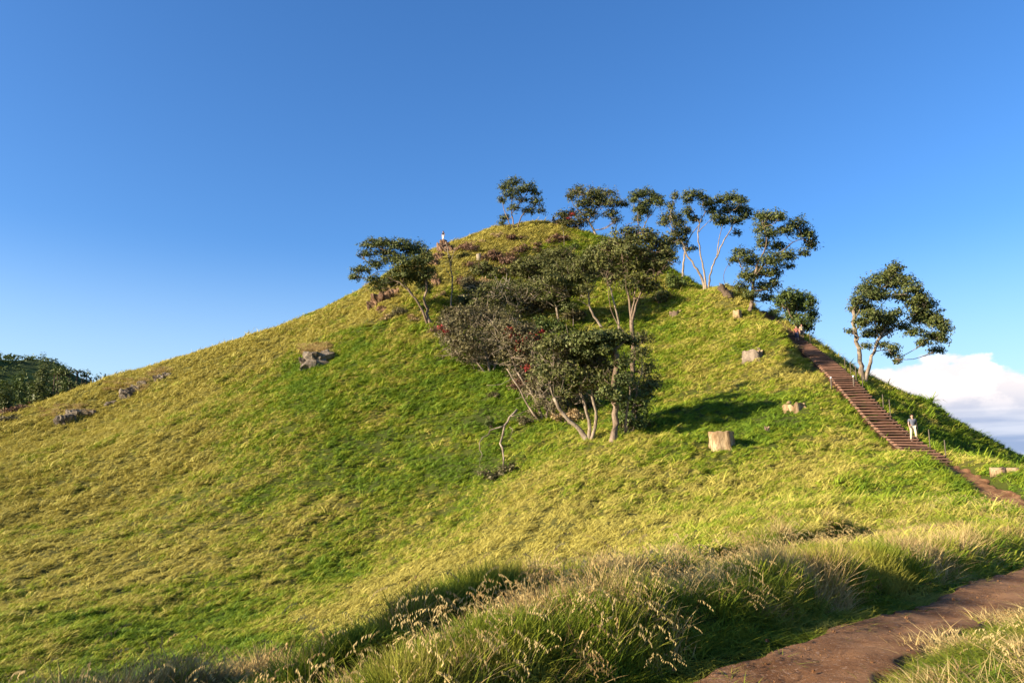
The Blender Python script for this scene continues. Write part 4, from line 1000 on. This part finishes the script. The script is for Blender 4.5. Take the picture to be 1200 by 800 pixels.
rocks('rock_outcrop', 'longer ridge of grey rock uphill of the far left rocks', [(147,461,10,7),(158,455,9,6),(130,473,8,4),(166,450,7,5)], 'rock', seed=19, cat='rocks')
rocks('rock_outcrop', 'smallest rocks near the left skyline', [(186,444,9,5),(195,440,6,5)], 'rock', seed=29, cat='rocks')
rocks('rock_outcrop', 'reddish crumbling outcrop beneath the windswept tree', [(442,352,9,10),(452,347,9,9),(436,358,7,7),(461,343,8,8),(447,362,8,5)], 'red_rock', seed=39, cat='rocks')
rocks('rock_outcrop', 'craggy red brown rock below the lookout on the left skyline', [(517,292,7,7),(525,294,6,5),(519,289,5,6,1.0),(523,289,4,5,.8),(514,301,7,5),(532,295,6,4),(508,309,7,4)], 'red_rock', seed=49, cat='rocks', lift=.55)
rocks('rock_outcrop', 'small tawny ledge of rock between the windswept tree and sapling', [(506,322,6,7),(511,332,6,6)], 'red_rock', seed=59, cat='rocks')

# grass tussocks draped over the boulder
tuf = []
for (qx, qy, wx_, wy_, nn) in ((80, 482, 30, 7, 46), (148, 452, 26, 7, 40), (190, 437, 14, 5, 20), (447, 340, 22, 8, 26)):
    for k in range(nn):
        s_ = site(qx + random.uniform(-1, 1) * wx_, qy + random.uniform(-1, 1) * wy_); tuf.append((s_.x, s_.y - .3, s_.z + .15))
for k in range(70):
    px, py = 352 + 36 * random.random(), 405 + 12 * random.random(); s = site(px, py); tuf.append((s.x, s.y - .2, s.z + .25))
scatter('boulder_grass', np.array(tuf), np.stack([rng.normal(0, .2, len(tuf)), rng.normal(0, .2, len(tuf)), rng.normal(-1.6, .5, len(tuf))], 1), np.full((len(tuf), 3), 1.3), rng.integers(0, 2, len(tuf)), library('dry tufts', [blade_clump('dry_tuft', 40, .6, .3, .9, .018, M['straw_grass'], 3, 1.4) for _ in range(2)]),
        'dry grass hanging over the grey boulder and the rock outcrops', 'grass')

# ---------------------------------------------------------------- the stairway
def stairway():
    L = STAIR; seg = np.r_[0, np.cumsum(np.linalg.norm(np.diff(L[:, :2], axis=0), axis=1))]; tot = seg[-1]
    run = .62; n = int(tot / run)
    root = empty('timber_steps', Vector(L[0]), 'long flight of weathered timber steps climbing the right shoulder of the hill', 'steps')
    pt = lambda s: np.array([np.interp(s, seg, L[:, k]) for k in range(3)])
    W0 = 1.95; protos = {}
    for k in range(n):
        s = k * run; p = pt(s); wdt = W0 - .25 * k / n
        key = 'timber' if (k * 7919) % 5 else 'old_timber'
        yaw = .04 * math.sin(k * 1.7) + random.gauss(0, .025); wj = 0
        if key not in protos:
            mb = MB(); g = np.random.default_rng(5)
            mb.box((0, .12, 0), (W0, .52, .10)); V = np.vstack(mb.v)
            me = bpy.data.meshes.new('tread'); me.from_pydata([tuple(v) for v in V], [], mb.f); me.materials.append(M[key]); protos[key] = me
        o = bpy.data.objects.new('tread', protos[key]); col.objects.link(o); o.parent = root
        o.location = Vector(p + [0, 0, .0]) - root.location; o.rotation_euler = (0, random.gauss(0, .02), yaw); o.scale = (wdt / W0, 1, random.uniform(.85, 1.1))
        if k % 2 == 0 and k < 36 or k % 3 == 0:
            pass
    for sgn in (-1, 1):
        mb = MB(); P = np.array([pt(s) for s in np.arange(0, tot, .6)]); P[:, 0] += sgn * (W0 / 2 - .12); P[:, 2] -= .16
        for q in range(len(P) - 1):
            a, c = P[q], P[q + 1]; m_ = (a + c) / 2
            V = np.array([[x, y, z] for (x, y, z0) in (a, c) for (dx, z) in ((-.04, z0 - .11), (.04, z0 - .11), (.04, z0 + .09), (-.04, z0 + .09)) for x in [x + dx]])
            mb.add(V, [(0, 1, 2, 3), (4, 7, 6, 5), (0, 4, 5, 1), (2, 6, 7, 3), (1, 5, 6, 2), (0, 3, 7, 4)])
        mb.build('stringer', M['stringer_timber'], root, False)
    # handrail posts and rails on the right hand side, and a few short ones on the left
    def rail(name, ss, sgn, h):
        tops = []
        for s in ss:
            p = pt(s); x = p[0] + sgn * (W0 / 2 + .12); y = p[1]; z = p[2]
            mb = MB(); mb.tube([(x, y, z - .6), (x, y, z + h)], .035, .03, 8, None); mb.build('post', M['post_timber'], root); tops.append((x, y, z + h - .06))
        if len(tops) > 1:
            mb = MB(); mb.tube(tops, .022, .022, 6, None); mb.build('handrail', M['post_timber'], root)
            mb = MB(); mb.tube([(a, b_, c - .45) for a, b_, c in tops], .018, .018, 6, None); mb.build('handrail', M['post_timber'], root)
    rail('lower', [1.2], 1, 1.0); rail('lower', [3.4], 1, 1.1); rail('mid', [10.4], 1, 1.1); rail('mid', [11.9], 1, 1.0); rail('upper', [17.0], 1, 1.15); rail('upper', [18.8, 20.4], 1, 1.15); rail('upper', [22.2], 1, 1.1); rail('top', [34.5], 1, .9)
    return pt, W0
STEP_PT, STEP_W = stairway()
# low marker posts with white caps where the steps meet the lower flight
for k, (px, py) in enumerate([(978, 459), (990, 459)]):
    s = min(range(len(STAIR)), key=lambda q: abs(STAIR[q, 1] - 64.5)); p = STAIR[s]
    x = p[0] + (-1.35 if k == 0 else .15); y = p[1] - (.0 if k == 0 else .9)
    root = empty('marker_post', Vector((x, y, p[2])), 'short white topped marker post on the ' + ('left edge' if k == 0 else 'middle') + ' of the steps below the walkers', 'post', 'white topped marker posts on the steps')
    mb = MB(); mb.tube([(x, y, p[2] - .5), (x, y, p[2] + .42)], .07, .065, 8); mb.build('shaft', M['post_timber'], root)
    mb = MB(); mb.tube([(x, y, p[2] + .42), (x, y, p[2] + .56)], .085, .07, 8); mb.build('cap', M['white_cloth'], root)
# ---------------------------------------------------------------- people
def skin_obj(name, joints, edges, radii, mat, parent, root_i=0, sub=1):
    me = bpy.data.meshes.new(name); me.from_pydata([tuple(j) for j in joints], edges, []); me.materials.append(mat)
    o = bpy.data.objects.new(name, me); col.objects.link(o); o.parent = parent
    md = o.modifiers.new('skin', 'SKIN'); md.use_smooth_shade = True
    if not me.skin_vertices: me.skin_vertices.new()
    for i, r_ in enumerate(radii):
        sv = me.skin_vertices[0].data[i]; sv.radius = (r_, r_) if not isinstance(r_, tuple) else r_; sv.use_root = (i == root_i)
    s = o.modifiers.new('sub', 'SUBSURF'); s.levels = sub; s.render_levels = sub
    return o
def person(label, loc, yaw, height=1.75, top='grey_cloth', bottom='beige_cloth', shorts=False, pose='stand', hair='hair_dark', long_hair=False, pack=None, group=None, sleeve=.5):
    root = empty('person', loc, label, 'person', group); root.rotation_euler = (0, 0, yaw)
    k = height / 1.75
    st = {'stand': (.02, -.02, 0, 0), 'walk': (.20, -.20, .12, -.12), 'down': (.16, -.12, -.05, .08)}[pose]
    f1_, f2_, a1, a2 = st
    lift = .17 if pose == 'down' else 0
    J = dict(pel=(0, 0, .93), sp=(0, -.01, 1.12), ch=(0, -.02, 1.33), nk=(0, .0, 1.47), hd0=(0, .01, 1.54), hd=(0, .02, 1.63), hd2=(0, .015, 1.71),
             hl=(-.10, 0, .90), kl=(-.11, f1_ * .6 + .04, .50 + lift * .5), al=(-.11, f1_ * 1.1 - .02, .09 + lift), tl=(-.125, f1_ * 1.1 + .15, .035 + lift),
             hr=(.10, 0, .90), kr=(.11, f2_ * .6 + .03, .50), ar=(.11, f2_ * 1.1 - .02, .09), tr=(.125, f2_ * 1.1 + .15, .035),
             sl=(-.19, -.02, 1.40), el=(-.26, -.03 + a1, 1.13), wl=(-.27, .06 + a1 * 1.7, .89), pl=(-.27, .08 + a1 * 1.8, .81), s_r=(.19, -.02, 1.40), er=(.26, -.03 + a2, 1.13), wr=(.27, .06 + a2 * 1.7, .89), pr=(.27, .08 + a2 * 1.8, .81))
    names = list(J); I = {n_: i for i, n_ in enumerate(names)}
    E = [('pel', 'sp'), ('sp', 'ch'), ('ch', 'nk'), ('nk', 'hd0'), ('hd0', 'hd'), ('hd', 'hd2'), ('pel', 'hl'), ('hl', 'kl'), ('kl', 'al'), ('al', 'tl'), ('pel', 'hr'), ('hr', 'kr'), ('kr', 'ar'), ('ar', 'tr'), ('ch', 'sl'), ('sl', 'el'), ('el', 'wl'), ('wl', 'pl'), ('ch', 's_r'), ('s_r', 'er'), ('er', 'wr'), ('wr', 'pr')]
    rad = dict(pel=.125, sp=.115, ch=.125, nk=.055, hd0=.065, hd=.088, hd2=.06, hl=.085, kl=.058, al=.038, tl=.035, hr=.085, kr=.058, ar=.038, tr=.035, sl=.06, el=.042, wl=.028, pl=.035, s_r=.06, er=.042, wr=.028, pr=.035)
    # five fingers on each hand
    for sd, px_ in (('l', -1), ('r', 1)):
        p = J['p' + sd]
        for q in range(4):
            fx = (q - 1.5) * .02; ln = (.07, .08, .075, .06)[q]
            a = 'f%s%d' % (sd, q); J[a] = (p[0] + px_ * .004, p[1] + fx, p[2] - .035); J[a + 'e'] = (p[0] - px_ * .012, p[1] + fx, p[2] - .035 - ln); rad[a] = .009; rad[a + 'e'] = .008; E += [('p' + sd, a), (a, a + 'e')]
        J['th' + sd] = (p[0] - px_ * .01, p[1] + .045, p[2] + .0); J['th' + sd + 'e'] = (p[0] - px_ * .015, p[1] + .065, p[2] - .045); rad['th' + sd] = .011; rad['th' + sd + 'e'] = .009; E += [('p' + sd, 'th' + sd), ('th' + sd, 'th' + sd + 'e')]
    names = list(J); I = {n_: i for i, n_ in enumerate(names)}
    sc_ = lambda p: (p[0] * k, p[1] * k, p[2] * k)
    skin_obj('body', [sc_(J[n_]) for n_ in names], [(I[a], I[b_]) for a, b_ in E], [rad[n_] * k for n_ in names], M['skin'], root, 0, 1)
    def sub(name, ns, es, rr, mat):
        ii = {n_: i for i, n_ in enumerate(ns)}
        return skin_obj(name, [sc_(J[n_]) for n_ in ns], [(ii[a], ii[b_]) for a, b_ in es], [r_ * k for r_ in rr], mat, root, 0, 1)
    J['cl'] = tuple(J['sl'][i] + (J['el'][i] - J['sl'][i]) * sleeve * 1.4 for i in range(3)); J['cr'] = tuple(J['s_r'][i] + (J['er'][i] - J['s_r'][i]) * sleeve * 1.4 for i in range(3)); J['hem'] = (0, 0, .90); J['col'] = (0, -.01, 1.44)
    sub('shirt', ['ch', 'sp', 'hem', 'col', 'sl', 'cl', 's_r', 'cr'], [('ch', 'sp'), ('sp', 'hem'), ('ch', 'col'), ('ch', 'sl'), ('sl', 'cl'), ('ch', 's_r'), ('s_r', 'cr')], [.150, .145, .150, .075, .080, .065, .080, .065], M[top])
    e_l = tuple(J['kl'][i] + (J['al'][i] - J['kl'][i]) * (.1 if shorts else .9) for i in range(3)); e_r = tuple(J['kr'][i] + (J['ar'][i] - J['kr'][i]) * (.1 if shorts else .9) for i in range(3))
    J['el_'] = e_l; J['er_'] = e_r; w_ = .085 if shorts else .062
    sub('shorts' if shorts else 'trousers', ['pel', 'hl', 'kl', 'el_', 'hr', 'kr', 'er_'], [('pel', 'hl'), ('hl', 'kl'), ('kl', 'el_'), ('pel', 'hr'), ('hr', 'kr'), ('kr', 'er_')], [.135, .105, .080, w_, .105, .080, w_], M[bottom])
    J['h1_'] = (0, -.02, 1.64); J['h2_'] = (0, -.01, 1.72); J['h3_'] = (0, -.05, 1.60)
    if long_hair:
        J['h4_'] = (0, -.08, 1.45); sub('hair', ['h1_', 'h2_', 'h3_', 'h4_'], [('h1_', 'h2_'), ('h1_', 'h3_'), ('h3_', 'h4_')], [.098, .07, .09, .06], M[hair])
    else: sub('hair', ['h1_', 'h2_', 'h3_'], [('h1_', 'h2_'), ('h1_', 'h3_')], [.094, .068, .07], M[hair])
    for s_ in ('l', 'r'):
        J['s1'] = J['a' + s_]; J['s2'] = J['t' + s_]; sub('shoe', ['s1', 's2'], [('s1', 's2')], [.052, .048], M['shoe'])
        # eyes, ears
    mb = MB()
    for sx in (-1, 1): mb.tube([(sx * .032 * k, .095 * k, 1.64 * k), (sx * .032 * k, .110 * k, 1.64 * k)], .011 * k, .009 * k, 6)
    o = mb.build('eyes', M['hair_dark'], None); o.parent = root
    mb = MB(); mb.tube([(0, .095 * k, 1.63 * k), (0, .125 * k, 1.60 * k)], .010 * k, .016 * k, 6); o = mb.build('nose', M['skin'], None); o.parent = root
    for sx in (-1, 1): mb = MB(); mb.tube([(sx * .082 * k, .02 * k, 1.65 * k), (sx * .094 * k, .01 * k, 1.61 * k)], .014 * k, .018 * k, 6); o = mb.build('ear', M['skin'], None); o.parent = root
    mb = MB(); mb.tube([(-.025 * k, .098 * k, 1.575 * k), (.025 * k, .098 * k, 1.575 * k)], .007 * k, .007 * k, 6); o = mb.build('mouth', M['rust_cloth'], None); o.parent = root
    if pack:
        o = skin_obj('backpack', [sc_((0, -.20, 1.05)), sc_((0, -.21, 1.22)), sc_((0, -.20, 1.38))], [(0, 1), (1, 2)], [.13 * k, .15 * k, .11 * k], M[pack], root, 1, 1)
    return root
def on_step(d, dx):
    s = min(range(len(STAIR)), key=lambda q: abs(STAIR[q, 1] - d)); seg = np.r_[0, np.cumsum(np.linalg.norm(np.diff(STAIR[:, :2], axis=0), axis=1))]
    q = round(seg[s] / .62) * .62; p = STEP_PT(q); return Vector((p[0] + dx, p[1], p[2] + .055))
p_ = on_step(51.3, .45)
person('man in grey T-shirt and cream trousers walking down the lower steps', p_, R(172), 1.80, 'grey_cloth', 'beige_cloth', False, 'down')
p_ = on_step(81.5, -.25); person('walker in a rust top and dark shorts on the upper steps', p_, R(165), 1.78, 'rust_cloth', 'blue_cloth', True, 'walk', group=None)
p_ = on_step(82.7, .70); person('walker in a khaki top right beside the one in rust on the upper steps', p_, R(190), 1.68, 'khaki_cloth', 'black_cloth', True, 'stand', long_hair=True)
b = site(519, 281); b = site(519, 283, 100, 135)
top = Vector((b.x, b.y + .3, max(h1(b.x, b.y), at(519, 281.5, b.y)[2])))
person('lookout in a black top and white trousers standing on the craggy rock', top, R(150), 1.72, 'black_cloth', 'white_cloth', False, 'stand')
b = site(649, 264); person('figure all in black standing on the summit between two trees', Vector((b.x, b.y + .5, h1(b.x, b.y + .5))), R(160), 1.70, 'black_cloth', 'black_cloth', False, 'stand')

# ---------------------------------------------------------------- far hill on the left: trees and bush
def far_tree(label, px, py, rx, ry, D, seed, mat='leaf', trunk=True, n=6, flat=1.0, cat='tree', name='distant_tree', leaf=.55):
    g = np.random.default_rng(seed + 300); mpp = D / FPX; ry = ry * .75; C0 = at(px, py + (11 if px < 74 else 0), D); gz = h1(C0[0], C0[1])
    root = empty(name, (C0[0], C0[1], gz), label, cat, 'trees and bushes on the far hill')
    F = []
    for k in range(n):
        C = C0 + np.array([g.uniform(-.75, .75) * rx, g.uniform(-.6, .6) * rx, g.uniform(-.5, .5) * ry]) * mpp
        rad = np.array([rx * .42, rx * .42, ry * .6]) * mpp
        if px < 74: C[2] = gz + (C0[2] - gz) * g.uniform(.1, 1.0); rad = np.array([rx * .5, rx * .45, max(ry * .7, (C0[2] - gz) * .22 / mpp)]) * mpp
        F.append(leaves(C, rad, int(math.pi * rad[0] * rad[2] / leaf ** 2 * 3.2), leaf, seed=seed * 7 + k))
        if trunk and (px > 74 or k == 0) and (px > 74 or C[2] - gz < 40):
            mb = MB(); mb.tube([(C0[0], C0[1], gz - .5), ((C0[0] + C[0]) / 2, C[1], (gz + C[2]) / 2 + 1), C], .45, .12, 6, 2.0, .2); mb.build('trunk' if k == 0 else 'branch', M['dark_bark'], root)
    V = np.vstack(F); mesh_np('crown' if trunk else 'foliage', V, quads(V), M[mat], root, kind='stuff')
far_tree('dark umbrella shaped tree on the saddle left of the hill', 78, 437, 15, 5, 236, 1, n=10)
far_tree('small open tree just left of where the hill meets the sky', 99, 440, 5, 5, 240, 2, n=5); far_tree('low dark tree partly hidden by the hill edge', 109, 443, 7, 4, 240, 3, n=5); far_tree('flat low crown touching the hill edge at the saddle', 124, 441, 7, 2, 245, 4, n=4)
for k, (px, py, rx, ry, D, lab) in enumerate([(14,459,15,12,225,'big black green tree at the left edge of the far hill'),(38,446,15,8,240,'dark tree right of the biggest one on the far hill'),(60,449,14,8,236,'broad dark tree below the umbrella tree'),
        (82,452,12,7,232,'dark tree under the umbrella tree on its right'),(15,433,16,6,275,'upper dark grove tree at the left edge'),(44,430,12,5,275,'small dark tree high on the far hill slope'),(28,467,12,6,215,'lowest dark bush on the far hill'),(52,463,10,4,215,'flat dark bush in the far green clearing'),(70,459,8,4,215,'small dark bush at the right of the far clearing'),(4,470,10,7,205,'dark bush cut by the left edge of the picture')]):
    far_tree(lab, px, py, rx, ry, D, 20 + k, 'leaf' if k % 2 else 'leaf_green', n=16, leaf=.42)
def woodland():
    g = np.random.default_rng(99); F = []
    for k in range(900):
        x = g.uniform(-260, -95); y = g.uniform(205, 330)
        if vnoise(np.array([x / 22]), np.array([y / 22]), 3)[0] < -.12: continue
        z = h1(x, y)
        if z < FAR_Z + 20: continue
        r_ = g.uniform(.9, 2.1); F.append(leaves(np.array([x, y, z + r_ * .6]), np.array([r_ * 1.5, r_ * 1.5, r_]), 60, .50, seed=k, shell=.6))
    V = np.vstack(F); o = mesh_np('distant_woodland', V, quads(V), M['leaf_green']); tag(o, 'dark woodland covering the shaded hill far off at the left', 'woodland', kind='stuff')
woodland()
shrub('bush', 'long low brown hedge like scrub on the left skyline of the near slope', 12, 481, 14, 3, 'leaf_brown', 1.0, .18, 9, 77, group=SC)
shrub('bush', 'grey green scrub below the brown scrub at the left edge', 8, 491, 14, 4, 'leaf_grey', 1.0, .18, 9, 78, group=SC)

# an added tree, unseen beyond the left edge, put there to shade the foreground
def added_side_tree():
    g = np.random.default_rng(8); bx, by = -10.6, 4.6; bz = h1(bx, by)
    root = empty('added_shade_tree', (bx, by, bz), 'unseen slim tree added outside the left edge to shade the foreground grass', 'tree')
    P0 = np.array([-1.2, 8.4, -.75]); d = np.array([.927, .375, 0.0]); lat = np.array([-.375, .927, 0])
    mb = MB(); mb.tube([(bx, by, bz - .3), (bx + .1, by, bz + 1.5), (bx - .05, by + .1, bz + 4.2), (bx, by, 5.4)], .13, .05, 8, .4, .2); mb.build('trunk', M['bark'], root)
    F = []
    for k in range(14):
        t = 10.2 + g.uniform(-.5, .5); hz = 1.7 + 4.0 * (k + .5) / 14 
        C = np.array([bx, by, 0]) + lat * g.uniform(-.5, .5) + d * g.uniform(-.3, .3); C[2] = hz
        mb = MB(); mb.tube([(bx, by, hz - .5), (C + [bx, by, hz - .3]) / 2, C], .04, .015, 5, .3); mb.build('branch', M['bark'], root)
        F.append(leaves(C, np.array([.7, .7, .40]), 950, .06, seed=600 + k, shell=.3))
    V = np.vstack(F); mesh_np('crown', V, quads(V), M['leaf'], root, kind='stuff')
added_side_tree()
